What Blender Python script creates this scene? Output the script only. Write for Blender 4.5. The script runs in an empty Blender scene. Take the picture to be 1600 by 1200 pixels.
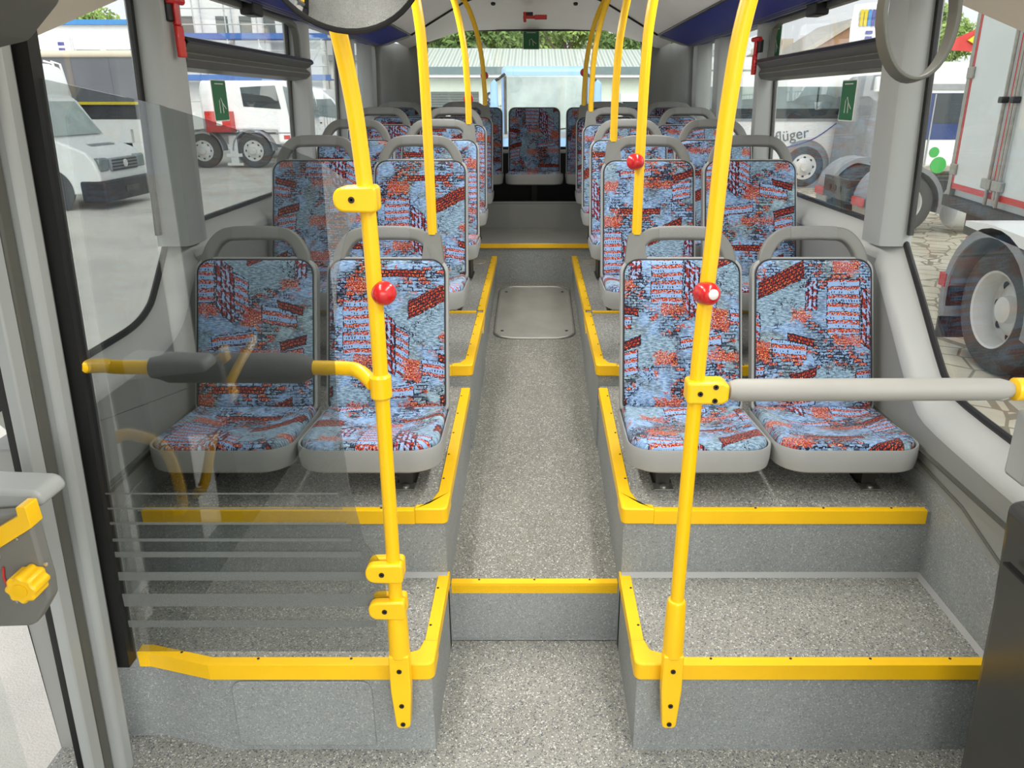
import bpy, bmesh, math, random
from mathutils import Vector, Matrix
random.seed(7)
SC = bpy.context.scene
COL = SC.collection
PI = math.pi

# ------------------------------------------------------------------ camera, sky, sun, exposure
cam = bpy.data.objects.new('camera', bpy.data.cameras.new('camera'))
COL.objects.link(cam)
cam.location = (0, 0, 1.668)
cam.rotation_euler = (math.radians(90 - 20.2204), 0, 0)
cam.data.sensor_width = 36.0
cam.data.lens = 27.0
cam.data.shift_x = -35 / 1600
cam.data.clip_start = 0.05
cam.data.clip_end = 300
SC.camera = cam

world = bpy.data.worlds.new('overcast_sky')
SC.world = world
world.use_nodes = True
wn = world.node_tree.nodes
wl = world.node_tree.links
wn['Background'].inputs['Strength'].default_value = 0.85
_tc = wn.new('ShaderNodeTexCoord'); _nz = wn.new('ShaderNodeTexNoise'); _rp = wn.new('ShaderNodeValToRGB')
_nz.inputs['Scale'].default_value = 2.2
_nz.inputs['Detail'].default_value = 4
_rp.color_ramp.elements[0].color = (0.86, 0.90, 0.95, 1)
_rp.color_ramp.elements[1].color = (1.0, 1.0, 1.0, 1)
wl.new(_tc.outputs['Generated'], _nz.inputs['Vector'])
wl.new(_nz.outputs['Fac'], _rp.inputs['Fac'])
wl.new(_rp.outputs['Color'], wn['Background'].inputs['Color'])

sun = bpy.data.objects.new('sun', bpy.data.lights.new('sun', 'SUN'))
COL.objects.link(sun)
sun.data.energy = 2.2
sun.data.angle = math.radians(60)
sun.data.color = (1.0, 0.98, 0.94)
sun.rotation_euler = (math.radians(58), 0, math.radians(14))

SC.view_settings.view_transform = 'Standard'
SC.view_settings.look = 'None'
SC.view_settings.gamma = 1.0
SC.view_settings.use_curve_mapping = False
SC.view_settings.exposure = 0.55
FILL_STRENGTH = 1.6  # glow of the panels on the added interior fill lights
FILL_WATT = 6.5  # power of each added fill light

# ------------------------------------------------------------------ materials
def lin(c):
    if isinstance(c, str):
        c = tuple(int(c[i:i + 2], 16) / 255 for i in (0, 2, 4))
    return tuple((x / 12.92 if x <= 0.04045 else ((x + 0.055) / 1.055) ** 2.4) for x in c) + (1.0,)

class NT:
    def __init__(s, name):
        s.mat = bpy.data.materials.new(name)
        s.mat.use_nodes = True
        s.n = s.mat.node_tree.nodes
        s.l = s.mat.node_tree.links
        s.bsdf = s.n['Principled BSDF']
        s.out = s.n['Material Output']
    def put(s, inp, v):
        if isinstance(v, bpy.types.NodeSocket):
            s.l.new(v, inp)
        else:
            inp.default_value = v
    def math(s, op, a, b=None, c=None):
        n = s.n.new('ShaderNodeMath'); n.operation = op
        s.put(n.inputs[0], a)
        if b is not None: s.put(n.inputs[1], b)
        if c is not None: s.put(n.inputs[2], c)
        return n.outputs[0]
    def vmath(s, op, a, b=None):
        n = s.n.new('ShaderNodeVectorMath'); n.operation = op
        s.put(n.inputs[0], a)
        if b is not None: s.put(n.inputs['Scale' if op == 'SCALE' else 1], b)
        return n.outputs[0]
    def mix(s, f, a, b, blend='MIX'):
        n = s.n.new('ShaderNodeMix'); n.data_type = 'RGBA'; n.blend_type = blend
        s.put(n.inputs[0], f); s.put(n.inputs[6], a); s.put(n.inputs[7], b)
        return n.outputs[2]
    def noise(s, vec, scale, detail=2.0, rough=0.5, out='Fac'):
        n = s.n.new('ShaderNodeTexNoise')
        s.put(n.inputs['Vector'], vec)
        n.inputs['Scale'].default_value = scale
        n.inputs['Detail'].default_value = detail
        n.inputs['Roughness'].default_value = rough
        return n.outputs[out]
    def voro(s, vec, scale, feature='F1', rand=1.0):
        n = s.n.new('ShaderNodeTexVoronoi'); n.feature = feature
        s.put(n.inputs['Vector'], vec)
        n.inputs['Scale'].default_value = scale
        n.inputs['Randomness'].default_value = rand
        return n
    def brick(s, vec, bw, rh, mortar, c1, c2, cm, bias=0.0):
        n = s.n.new('ShaderNodeTexBrick')
        s.put(n.inputs['Vector'], vec)
        for k, v in (('Color1', c1), ('Color2', c2), ('Mortar', cm)): s.put(n.inputs[k], v)
        n.inputs['Scale'].default_value = 1.0
        n.inputs['Mortar Size'].default_value = mortar
        n.inputs['Mortar Smooth'].default_value = 0.1
        n.inputs['Bias'].default_value = bias
        n.inputs['Brick Width'].default_value = bw
        n.inputs['Row Height'].default_value = rh
        return n
    def ramp(s, f, stops):
        n = s.n.new('ShaderNodeValToRGB')
        s.put(n.inputs[0], f)
        e = n.color_ramp.elements
        while len(e) < len(stops): e.new(0.5)
        for i, (p, c) in enumerate(stops):
            e[i].position = p
            e[i].color = c
        return n.outputs[0]
    def step(s, v, lo, hi):
        n = s.n.new('ShaderNodeMapRange'); n.clamp = True
        s.put(n.inputs[0], v); n.inputs[1].default_value = lo; n.inputs[2].default_value = hi
        return n.outputs[0]
    def coord(s, k='Object'):
        return s.n.new('ShaderNodeTexCoord').outputs[k]
    def bump(s, h, strength, dist=0.002):
        n = s.n.new('ShaderNodeBump')
        n.inputs['Strength'].default_value = strength
        n.inputs['Distance'].default_value = dist
        s.put(n.inputs['Height'], h)
        s.l.new(n.outputs[0], s.bsdf.inputs['Normal'])

def plain(name, col, rough=0.5, metal=0.0, var=0.06, scale=6.0, bump=0.0, bscale=400, coat=0.0, spec=0.5):
    t = NT(name)
    c = lin(col)
    co = t.coord()
    f = t.noise(co, scale, 4.0, 0.6)
    a = tuple(x * (1 - var) for x in c[:3]) + (1,)
    b = tuple(min(1, x * (1 + var)) for x in c[:3]) + (1,)
    t.put(t.bsdf.inputs['Base Color'], t.mix(t.step(f, 0.3, 0.7), a, b))
    t.bsdf.inputs['Roughness'].default_value = rough
    t.bsdf.inputs['Metallic'].default_value = metal
    t.bsdf.inputs['Specular IOR Level'].default_value = spec
    t.bsdf.inputs['Coat Weight'].default_value = coat
    if bump: t.bump(t.noise(co, bscale, 2.0), bump)
    return t.mat

def vinyl(name, base, speck, scale=210):
    t = NT(name)
    co = t.coord()
    b = lin(base)
    low = t.noise(co, 2.5, 4.0, 0.6)
    col = t.mix(t.step(low, 0.3, 0.75), tuple(x * 0.86 for x in b[:3]) + (1,), tuple(x * 1.1 for x in b[:3]) + (1,))
    w = t.vmath('ADD', co, t.vmath('SCALE', t.noise(co, 130, 2.0, 0.5, 'Color'), 0.012))
    v = t.voro(w, scale)
    sep = t.n.new('ShaderNodeSeparateColor')
    t.l.new(v.outputs['Color'], sep.inputs[0])
    dot = t.math('LESS_THAN', v.outputs['Distance'], 0.62)
    dark = t.math('MULTIPLY', t.math('LESS_THAN', sep.outputs[0], 0.17), dot)
    blue = t.math('MULTIPLY', t.math('LESS_THAN', sep.outputs[1], 0.10), dot)
    white = t.math('MULTIPLY', t.math('GREATER_THAN', sep.outputs[2], 0.88), dot)
    col = t.mix(t.math('MULTIPLY', dark, speck), col, lin('26292c'))
    col = t.mix(t.math('MULTIPLY', blue, speck), col, lin('3b4664'))
    col = t.mix(t.math('MULTIPLY', white, speck), col, lin('e4e4de'))
    t.put(t.bsdf.inputs['Base Color'], col)
    t.bsdf.inputs['Roughness'].default_value = 0.42
    t.bsdf.inputs['Specular IOR Level'].default_value = 0.4
    t.bump(t.noise(co, 500, 2.0), 0.12, 0.001)
    return t.mat

def glass(name, tint=(0.97, 0.985, 0.98), ior=1.45, rough=0.0):
    t = NT(name)
    tr = t.n.new('ShaderNodeBsdfTransparent'); tr.inputs[0].default_value = tint + (1,)
    gl = t.n.new('ShaderNodeBsdfGlossy'); gl.inputs['Roughness'].default_value = rough
    geo = t.n.new('ShaderNodeNewGeometry')
    dt = t.n.new('ShaderNodeVectorMath'); dt.operation = 'DOT_PRODUCT'
    t.l.new(geo.outputs['Incoming'], dt.inputs[0]); t.l.new(geo.outputs['Normal'], dt.inputs[1])
    r0 = ((ior - 1) / (ior + 1)) ** 2
    sch = t.math('POWER', t.math('SUBTRACT', 1.0, t.math('ABSOLUTE', dt.outputs['Value'])), 5.0)
    ref = t.math('MULTIPLY_ADD', sch, 1.0 - r0, r0)
    mx = t.n.new('ShaderNodeMixShader')
    t.l.new(ref, mx.inputs[0]); t.l.new(tr.outputs[0], mx.inputs[1]); t.l.new(gl.outputs[0], mx.inputs[2])
    t.l.new(mx.outputs[0], t.out.inputs[0])
    return t.mat

def frosted(name, col, opac):
    t = NT(name)
    tr = t.n.new('ShaderNodeBsdfTransparent')
    df = t.n.new('ShaderNodeBsdfDiffuse'); df.inputs[0].default_value = lin(col)
    mx = t.n.new('ShaderNodeMixShader'); mx.inputs[0].default_value = opac
    t.l.new(tr.outputs[0], mx.inputs[1]); t.l.new(df.outputs[0], mx.inputs[2])
    t.l.new(mx.outputs[0], t.out.inputs[0])
    return t.mat

def emit(name, col, k):
    t = NT(name)
    e = t.n.new('ShaderNodeEmission'); e.inputs[0].default_value = lin(col); e.inputs[1].default_value = k
    t.l.new(e.outputs[0], t.out.inputs[0])
    return t.mat

def fabric(name):
    t = NT(name)
    TW, TH = 0.46, 0.58
    uv = t.coord('UV')
    oi = t.n.new('ShaderNodeObjectInfo')
    cmb = t.n.new('ShaderNodeCombineXYZ')
    t.put(cmb.inputs[0], t.math('MULTIPLY', oi.outputs['Random'], 0.9))
    t.put(cmb.inputs[1], t.math('MULTIPLY', oi.outputs['Random'], 3.7))
    p0 = t.vmath('ADD', uv, cmb.outputs[0])
    j = t.vmath('SUBTRACT', t.noise(p0, 70, 2.0, 0.6, 'Color'), (0.5, 0.5, 0.5))
    j2 = t.vmath('SUBTRACT', t.noise(p0, 12, 2.0, 0.5, 'Color'), (0.5, 0.5, 0.5))
    p = t.vmath('ADD', t.vmath('ADD', p0, t.vmath('SCALE', j, 0.008)), t.vmath('SCALE', j2, 0.016))
    sep = t.n.new('ShaderNodeSeparateXYZ'); t.l.new(p, sep.inputs[0])
    X, Y = sep.outputs[0], sep.outputs[1]
    NAVY = lin('1d1f2c'); RED = lin('9c2a20'); ORG = lin('c9562f'); YEL = lin('ecc06a'); LBL = lin('8fb0d8')
    n1 = t.noise(p0, 6.0, 3.0, 0.6)
    base = t.ramp(n1, [(0.32, lin('4d5a6a')), (0.42, lin('6f8aae')), (0.50, lin('83a3cc')), (0.58, lin('64747f')), (0.68, lin('93adb8'))])
    streak = t.n.new('ShaderNodeMapping'); streak.inputs['Rotation'].default_value = (0, 0, 0.7); streak.inputs['Scale'].default_value = (60, 240, 1)
    t.l.new(p0, streak.inputs[0])
    g1 = t.noise(streak.outputs[0], 1.0, 3.0, 0.7)
    base = t.mix(t.math('MULTIPLY', t.step(g1, 0.51, 0.60), 0.6), base, lin('b4ccd6'))
    base = t.mix(t.math('MULTIPLY', t.step(g1, 0.47, 0.38), 0.6), base, lin('3c4a60'))
    fine = t.noise(p0, 420, 1.0)
    brk = t.step(t.noise(p0, 95, 2.0, 0.7), 0.42, 0.47)
    spk = t.noise(p0, 210, 2.0, 0.75)
    redc = t.ramp(spk, [(0.37, lin('33141d')), (0.44, lin('8a231c')), (0.52, lin('b03a25')), (0.58, ORG), (0.635, YEL), (0.72, lin('f3e2b4'))])
    redd = t.ramp(spk, [(0.38, lin('2a1520')), (0.46, lin('7d221e')), (0.56, RED), (0.66, ORG)])
    col = base
    # street bustle: broken courses of small dark, red and pale dashes
    for bw, rh, sc, lo, hi, sd in ((0.020, 0.0095, 8.0, 0.50, 0.55, 0.0), (0.031, 0.0125, 6.5, 0.53, 0.58, 3.3)):
        q = t.vmath('ADD', p, (sd, sd * 0.7, 0))
        bb = t.brick(q, bw, rh, 0.0019, (0, 0, 0, 1), (1, 1, 1, 1), (0.5, 0.5, 0.5, 1))
        rv = t.n.new('ShaderNodeSeparateColor'); t.l.new(bb.outputs['Color'], rv.inputs[0])
        m0 = t.step(t.noise(q, sc, 2.0), lo, hi)
        line = t.math('MULTIPLY', t.math('MULTIPLY', bb.outputs['Fac'], m0), brk)
        col = t.mix(t.math('MULTIPLY', t.math('GREATER_THAN', rv.outputs[0], 0.80), t.math('MULTIPLY', m0, t.step(fine, 0.36, 0.42))), col, redc)
        col = t.mix(t.math('MULTIPLY', t.math('LESS_THAN', rv.outputs[0], 0.10), t.math('MULTIPLY', m0, 0.8)), col, NAVY)
        col = t.mix(line, col, NAVY)
    bl = t.math('MULTIPLY', t.step(t.noise(p0, 21.0, 3.0, 0.75), 0.63, 0.65), t.step(fine, 0.38, 0.44))
    col = t.mix(bl, col, redc)
    mot = [(0.30, 0.37, 0.12, 0.07, 0.25, 'K'), (0.02, 0.10, 0.09, 0.05, 0.0, 'K'),
           (0.085, 0.36, 0.055, 0.095, 0.0, 'F'), (0.175, 0.31, 0.030, 0.095, -0.75, 'G'), (0.232, 0.275, 0.024, 0.080, -0.55, 'F'),
           (0.33, 0.455, 0.075, 0.030, 0.50, 'B'), (0.265, 0.21, 0.030, 0.035, -0.2, 'S'), (0.36, 0.215, 0.060, 0.028, -0.12, 'F'),
           (0.40, 0.245, 0.045, 0.014, -0.25, 'B'), (0.10, 0.245, 0.045, 0.018, 0.0, 'S'), (0.435, 0.40, 0.020, 0.050, 0.1, 'G'),
           (0.40, 0.33, 0.030, 0.018, 0.0, 'S'), (0.09, 0.50, 0.045, 0.022, 0.0, 'S'), (0.22, 0.545, 0.090, 0.012, 0.0, 'B'),
           (0.08, 0.075, 0.038, 0.022, 0.0, 'S'), (0.30, 0.085, 0.080, 0.014, 0.0, 'S'), (0.20, 0.135, 0.070, 0.020, 0.12, 'F'),
           (0.405, 0.06, 0.040, 0.040, 0.2, 'F'), (0.41, 0.125, 0.045, 0.016, 0.3, 'B')]
    for cx, cy, w, h, sk, kind in mot:
        dx = t.math('WRAP', t.math('SUBTRACT', X, cx), TW / 2, -TW / 2)
        dy0 = t.math('WRAP', t.math('SUBTRACT', Y, cy), TH / 2, -TH / 2)
        dy = t.math('MULTIPLY_ADD', dx, -sk, dy0) if sk else dy0
        d = t.math('MAXIMUM', t.math('SUBTRACT', t.math('ABSOLUTE', dx), w), t.math('SUBTRACT', t.math('ABSOLUTE', dy), h))
        inside = t.math('LESS_THAN', d, 0.0)
        line = t.math('MULTIPLY', t.math('COMPARE', d, 0.0, 0.0018), brk)
        cc = t.n.new('ShaderNodeCombineXYZ'); t.put(cc.inputs[0], dx); t.put(cc.inputs[1], dy)
        if kind == 'K':
            dd = t.math('ADD', d, t.math('MULTIPLY', t.math('SUBTRACT', t.noise(p0, 22, 3.0, 0.7), 0.5), 0.12))
            c = t.mix(t.step(g1, 0.42, 0.60), lin('5f7688'), lin('9ab4c6'))
            col = t.mix(t.math('LESS_THAN', dd, 0.0), col, c)
        elif kind == 'B':
            b_ = t.brick(cc.outputs[0], 0.014, 0.0115, 0.0018, redd, redc, NAVY, 0.1)
            col = t.mix(inside, col, b_.outputs['Color'])
            col = t.mix(line, col, NAVY)
        elif kind == 'F':
            fy = t.math('FRACT', t.math('DIVIDE', dy, 0.029))
            rows = t.math('LESS_THAN', fy, 0.44)
            edge = t.math('MULTIPLY', t.math('COMPARE', fy, 0.46, 0.035), brk)
            bits = t.math('GREATER_THAN', t.noise(cc.outputs[0], 140, 2.0, 0.7), 0.44)
            dash = t.math('MULTIPLY', t.math('COMPARE', fy, 0.72, 0.12), t.math('MULTIPLY', t.math('LESS_THAN', t.math('FRACT', t.math('DIVIDE', dx, 0.0085)), 0.4), t.step(t.noise(p0, 45, 1.0), 0.48, 0.5)))
            c = t.mix(t.step(fine, 0.35, 0.6), lin('7c9cc8'), lin('95b2d6'))
            c = t.mix(t.math('MULTIPLY', rows, bits), c, redc)
            c = t.mix(dash, c, lin('2e3448'))
            c = t.mix(edge, c, NAVY)
            col = t.mix(inside, col, c)
            col = t.mix(line, col, NAVY)
        elif kind == 'G':
            st = t.math('LESS_THAN', t.math('FRACT', t.math('DIVIDE', dx, 0.0155)), 0.36)
            gt = t.step(t.noise(cc.outputs[0], 60, 2.0), 0.46, 0.52)
            c = t.mix(t.math('MULTIPLY', st, brk), t.mix(gt, lin('93abd0'), redd), NAVY)
            col = t.mix(inside, col, c)
            col = t.mix(line, col, NAVY)
        else:
            spl = t.math('LESS_THAN', t.math('ADD', d, t.math('MULTIPLY', t.math('SUBTRACT', t.noise(p0, 70, 3.0, 0.75), 0.5), 0.085)), 0.0)
            col = t.mix(t.math('MULTIPLY', spl, t.step(fine, 0.40, 0.46)), col, redc)
    sv = t.voro(t.vmath('ADD', p, t.vmath('SCALE', j, 0.02)), 46, 'DISTANCE_TO_EDGE')
    sm = t.step(t.noise(p0, 10.0, 2.0), 0.54, 0.60)
    col = t.mix(t.math('MULTIPLY', t.math('MULTIPLY', t.math('LESS_THAN', sv.outputs['Distance'], 0.05), sm), brk), col, NAVY)
    weave = t.noise(p0, 900, 1.0)
    col = t.mix(0.32, col, t.mix(t.step(weave, 0.35, 0.65), (0.05, 0.06, 0.08, 1), (0.85, 0.88, 0.9, 1)), 'OVERLAY')
    t.put(t.bsdf.inputs['Base Color'], col)
    t.bsdf.inputs['Roughness'].default_value = 0.9
    t.bsdf.inputs['Sheen Weight'].default_value = 0.15
    t.bsdf.inputs['Specular IOR Level'].default_value = 0.15
    t.bump(weave, 0.15, 0.001)
    return t.mat

M = {}
M['floor'] = vinyl('speckled_vinyl', '92928b', 0.7, 270)
M['aisle'] = vinyl('worn_aisle_vinyl', '85847a', 0.6, 270)
M['riser'] = vinyl('fine_speckled_vinyl', '8f9493', 0.30, 320)
M['yellow'] = plain('yellow_enamel', 'fbc608', 0.32, var=0.03, coat=0.2)
M['nosing'] = plain('yellow_nosing', 'f8c40a', 0.45, var=0.06, bump=0.1, bscale=200)
M['shell'] = plain('grey_seat_plastic', '9b9d9b', 0.42, var=0.03)
M['handle'] = plain('grey_handle_plastic', '747570', 0.48, var=0.03)
M['grip'] = plain('ribbed_grip_plastic', '7c7d7a', 0.6, var=0.05, bump=0.6, bscale=260)
M['fabric'] = fabric('city_print_moquette')
M['piping'] = plain('dark_piping', '26282c', 0.6)
M['wall'] = plain('grey_wall_panel', '8b8d89', 0.5, var=0.03)
M['pillar'] = plain('grey_pillar_paint', 'a4a8a6', 0.38, var=0.02)
M['reveal'] = plain('pale_window_reveal', 'b6b9b6', 0.4, var=0.02)
M['darkgrey'] = plain('dark_grey_paint', '55564f', 0.45, var=0.04)
M['black'] = plain('black_rubber', '121212', 0.5, var=0.1)
M['satin'] = plain('black_satin_panel', '3a3a36', 0.28, var=0.15, scale=3)
M['ceil'] = plain('white_ceiling_panel', 'f2f0eb', 0.55, var=0.02)
M['cream'] = plain('beige_header_panel', 'cfc6b4', 0.55, var=0.02)
M['blue'] = plain('dark_blue_panel', '10248c', 0.55, var=0.05)
M['glass'] = glass('window_glass')
M['partglass'] = glass('partition_glass', (0.75, 0.77, 0.765), 2.1)
M['frost'] = frosted('frosted_film', '7c807d', 0.58)
M['red'] = plain('red_plastic', 'c81e1e', 0.25, var=0.05, coat=0.4)
M['white'] = plain('white_plastic', 'e4e2dc', 0.35)
M['bar'] = plain('grey_foam_sleeve', 'a09f98', 0.5, var=0.04)
M['bardark'] = plain('dark_foam_sleeve', '5f6061', 0.6, var=0.05)
M['steel'] = plain('brushed_steel', 'b9b9b4', 0.35, 0.9, var=0.05)
M['hatch'] = plain('scuffed_hatch_plate', 'a8a79f', 0.35, 0.35, var=0.12, scale=4)
M['bolt'] = plain('dark_screw', '3a3832', 0.4, 0.6)
M['darkmetal'] = plain('dark_leg_metal', '33332f', 0.5, 0.3)
M['mirror'] = plain('mirror_glass', 'f0f0f0', 0.02, 1.0, var=0.0)
M['green'] = plain('green_sticker', '14663a', 0.5)
M['void'] = plain('black_under_bench_shade', '0e0f0e', 0.6)  # black put in for the shade in the open space under the bench
M['lamp'] = emit('fill_glow', 'fffaf0', FILL_STRENGTH)  # glowing panel of the fill lights added above the view
# outdoors
M['paint'] = plain('white_vehicle_paint', 'eceeee', 0.25, var=0.02, coat=0.3)
M['lightblue'] = plain('pale_blue_paint', '8fb6e4', 0.25, var=0.03, coat=0.3)
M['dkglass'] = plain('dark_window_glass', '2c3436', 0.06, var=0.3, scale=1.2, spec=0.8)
M['mdglass'] = plain('tinted_window_glass', '7c8a8c', 0.08, var=0.35, scale=1.5, spec=0.8)
M['screen'] = plain('windscreen_glass', 'a3b1ae', 0.06, var=0.3, scale=1.0, spec=0.8)
M['tyre'] = plain('tyre_rubber', '504f4d', 0.8, var=0.15, bump=0.4, bscale=60)
M['rim'] = plain('silver_rim', 'd9d9d6', 0.35, 0.0, var=0.06)
M['guard'] = plain('grey_mudguard', '8f9295', 0.55, var=0.1)
M['chassis'] = plain('dark_chassis', '4b4a47', 0.7, var=0.25)
M['bumper'] = plain('dark_bumper', '2a2c32', 0.5, var=0.1)
M['curtain'] = plain('grey_tarpaulin', '5d6066', 0.6, var=0.12, scale=1.0)
M['yellowline'] = plain('yellow_strap', 'd9c21e', 0.6)
M['trailer'] = plain('pale_trailer_door', 'd3d9d8', 0.4, var=0.04, scale=2)
M['zinc'] = plain('galvanised_steel', 'a09f96', 0.5, 0.4, var=0.15, scale=12)
M['redtape'] = plain('red_edge_tape', 'c2332e', 0.4)
M['navy'] = plain('blue_bus_paint', '22396f', 0.25, var=0.15, scale=0.8)
M['dotgreen'] = plain('green_dot_film', '2c9a3c', 0.4)
M['plaster'] = plain('white_plaster', 'e8e8e4', 0.85, var=0.03)
M['greenwall'] = plain('pale_green_wall', 'd5ded0', 0.8, var=0.03)
M['roofblue'] = plain('blue_fascia', '3f86c4', 0.5)
M['blueboard'] = plain('blue_scaffold_board', '3d68ad', 0.6, var=0.1)
M['tube'] = plain('scaffold_tube', 'b9bcbd', 0.4, 0.5)
M['shutter'] = plain('grey_shutter', '6c726e', 0.6, var=0.05)
M['fascia'] = plain('grey_gutter', '6d7f80', 0.6)
M['brickwall'] = plain('brown_brick', 'a8826a', 0.85, var=0.1, scale=10)
M['rooftile'] = plain('pale_roof_tile', 'b9b4aa', 0.8, var=0.1)
M['letter'] = plain('grey_lettering', '6f7377', 0.5)
M['navyletter'] = plain('navy_lettering', '2b3350', 0.5)
M['arc'] = plain('blue_violet_line', '4d4f96', 0.5)
M['bark'] = plain('tree_bark', '5a4a3a', 0.9, var=0.2)
def leafmat(name, a, b):
    t = NT(name)
    f = t.noise(t.coord(), 1.3, 4.0, 0.7)
    t.put(t.bsdf.inputs['Base Color'], t.mix(t.step(f, 0.35, 0.65), lin(a), lin(b)))
    t.bsdf.inputs['Roughness'].default_value = 0.8
    return t.mat
M['leaf'] = leafmat('green_leaves', '41602c', '7f9a54')
M['leaf2'] = leafmat('light_green_leaves', '6d8f3a', 'a8bf6c')
def corrugated():
    t = NT('corrugated_roof')
    sp = t.n.new('ShaderNodeSeparateXYZ'); t.l.new(t.coord(), sp.inputs[0])
    s = t.math('SINE', t.math('MULTIPLY', sp.outputs[0], 2 * PI / 0.26))
    t.put(t.bsdf.inputs['Base Color'], lin('c9d4c8'))
    t.bsdf.inputs['Roughness'].default_value = 0.6
    t.bump(s, 0.9, 0.06)
    return t.mat
M['roof'] = corrugated()
def asphalt():
    t = NT('worn_asphalt')
    co = t.coord()
    c = t.ramp(t.noise(co, 0.5, 5.0, 0.65), [(0.35, lin('c2beb7')), (0.5, lin('d6d1c8')), (0.65, lin('e0dad0'))])
    c = t.mix(t.math('MULTIPLY', t.step(t.noise(co, 90, 2.0, 0.8), 0.42, 0.6), 0.35), c, lin('d9d6d0'))
    t.put(t.bsdf.inputs['Base Color'], c)
    t.bsdf.inputs['Roughness'].default_value = 0.85
    t.bump(t.noise(co, 120, 3.0), 0.4, 0.01)
    return t.mat
M['asphalt'] = asphalt()
def pavers():
    t = NT('hexagonal_pavers')
    co = t.coord()
    mp = t.n.new('ShaderNodeMapping'); mp.inputs['Rotation'].default_value = (0, 0, 0.5)
    t.l.new(co, mp.inputs[0])
    v = t.voro(mp.outputs[0], 3.2, 'DISTANCE_TO_EDGE', 0.55)
    c = t.ramp(t.noise(co, 1.2, 4.0, 0.6), [(0.35, lin('c4bba4')), (0.65, lin('dad2bd'))])
    c = t.mix(t.math('LESS_THAN', v.outputs['Distance'], 0.035), c, lin('948b76'))
    t.put(t.bsdf.inputs['Base Color'], c)
    t.bsdf.inputs['Roughness'].default_value = 0.85
    t.bump(t.step(v.outputs['Distance'], 0.0, 0.06), 0.3, 0.01)
    return t.mat
M['pavers'] = pavers()

# ------------------------------------------------------------------ mesh helpers
class MB:
    def __init__(s):
        s.v = []; s.f = []; s.m = []; s.uv = []
    def add(s, vs, fs, mat=0, uvs=None):
        o = len(s.v)
        s.v += [tuple(v) for v in vs]
        for i, f in enumerate(fs):
            s.f.append([o + k for k in f]); s.m.append(mat)
            s.uv.append(uvs[i] if uvs else None)
        return s
    def box(s, x0, x1, y0, y1, z0, z1, mat=0):
        vs = [(x, y, z) for z in (z0, z1) for y in (y0, y1) for x in (x0, x1)]
        return s.add(vs, [(0, 2, 3, 1), (4, 5, 7, 6), (0, 1, 5, 4), (2, 6, 7, 3), (0, 4, 6, 2), (1, 3, 7, 5)], mat)
    def prism(s, poly, axis, a, b, mat=0):
        n = len(poly)
        def P(p, c): return {'x': (c, p[0], p[1]), 'y': (p[0], c, p[1]), 'z': (p[0], p[1], c)}[axis]
        vs = [P(p, a) for p in poly] + [P(p, b) for p in poly]
        fs = [tuple(range(n)), tuple(range(2 * n - 1, n - 1, -1))] + [(i, (i + 1) % n, n + (i + 1) % n, n + i) for i in range(n)]
        return s.add(vs, fs, mat)
    def loft(s, rings, mat=0, closed=True, caps=True):
        n = len(rings[0]); vs = [p for r in rings for p in r]; fs = []
        for k in range(len(rings) - 1):
            for i in range(n if closed else n - 1):
                j = (i + 1) % n
                fs.append((k * n + i, k * n + j, (k + 1) * n + j, (k + 1) * n + i))
        if caps and closed:
            fs.append(tuple(range(n - 1, -1, -1)))
            fs.append(tuple(range((len(rings) - 1) * n, len(rings) * n)))
        return s.add(vs, fs, mat)
    def sweep(s, path, prof, mat=0, up=None, closed=False):
        pts = [Vector(p) for p in path]; rings = []; ref = Vector(up) if up else None
        N = len(pts)
        for i, p in enumerate(pts):
            if closed: d = pts[(i + 1) % N] - pts[i - 1]
            else: d = pts[min(i + 1, N - 1)] - pts[max(i - 1, 0)]
            d.normalize()
            if ref is None:
                ref = Vector((0, 0, 1)) if abs(d.z) < 0.9 else Vector((1, 0, 0))
            u = ref - d * ref.dot(d); u.normalize()
            if up is None: ref = u
            w = d.cross(u)
            pr = prof(i) if callable(prof) else prof
            rings.append([p + w * a + u * b for a, b in pr])
        if closed: rings.append(rings[0])
        return s.loft(rings, mat, True, not closed)
    def tube(s, path, r, n=14, mat=0, closed=False):
        def prof(i):
            rr = r[i] if isinstance(r, (list, tuple)) else r
            return [(rr * math.cos(2 * PI * k / n), rr * math.sin(2 * PI * k / n)) for k in range(n)]
        return s.sweep(path, prof, mat, None, closed)
    def lathe(s, prof, c, axis, n=32, mat=0, caps=True):
        ax = Vector(axis).normalized(); c = Vector(c)
        u = ax.orthogonal().normalized(); w = ax.cross(u)
        rings = [[c + ax * h + (u * math.cos(2 * PI * k / n) + w * math.sin(2 * PI * k / n)) * r for k in range(n)] for r, h in prof]
        return s.loft(rings, mat, True, caps)
    def build(s, name, mats, parent=None, bevel=0, seg=2, smooth=True, angle=38):
        me = bpy.data.meshes.new(name)
        me.from_pydata(s.v, [], s.f)
        if not isinstance(mats, (list, tuple)): mats = [mats]
        for m in mats: me.materials.append(M[m] if isinstance(m, str) else m)
        for p, k in zip(me.polygons, s.m): p.material_index = k
        if any(u for u in s.uv):
            lay = me.uv_layers.new(name='UVMap')
            for p, u in zip(me.polygons, s.uv):
                if u:
                    for li, c in zip(p.loop_indices, u): lay.data[li].uv = c
        bm = bmesh.new(); bm.from_mesh(me)
        bmesh.ops.recalc_face_normals(bm, faces=bm.faces)
        bm.to_mesh(me); bm.free()
        if smooth:
            for p in me.polygons: p.use_smooth = True
            me.set_sharp_from_angle(angle=math.radians(angle))
        o = bpy.data.objects.new(name, me)
        COL.objects.link(o)
        if parent is not None: o.parent = parent
        if bevel:
            md = o.modifiers.new('bevel', 'BEVEL'); md.width = bevel; md.segments = seg; md.limit_method = 'ANGLE'; md.angle_limit = math.radians(40)
            md.harden_normals = False
        return o

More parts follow.
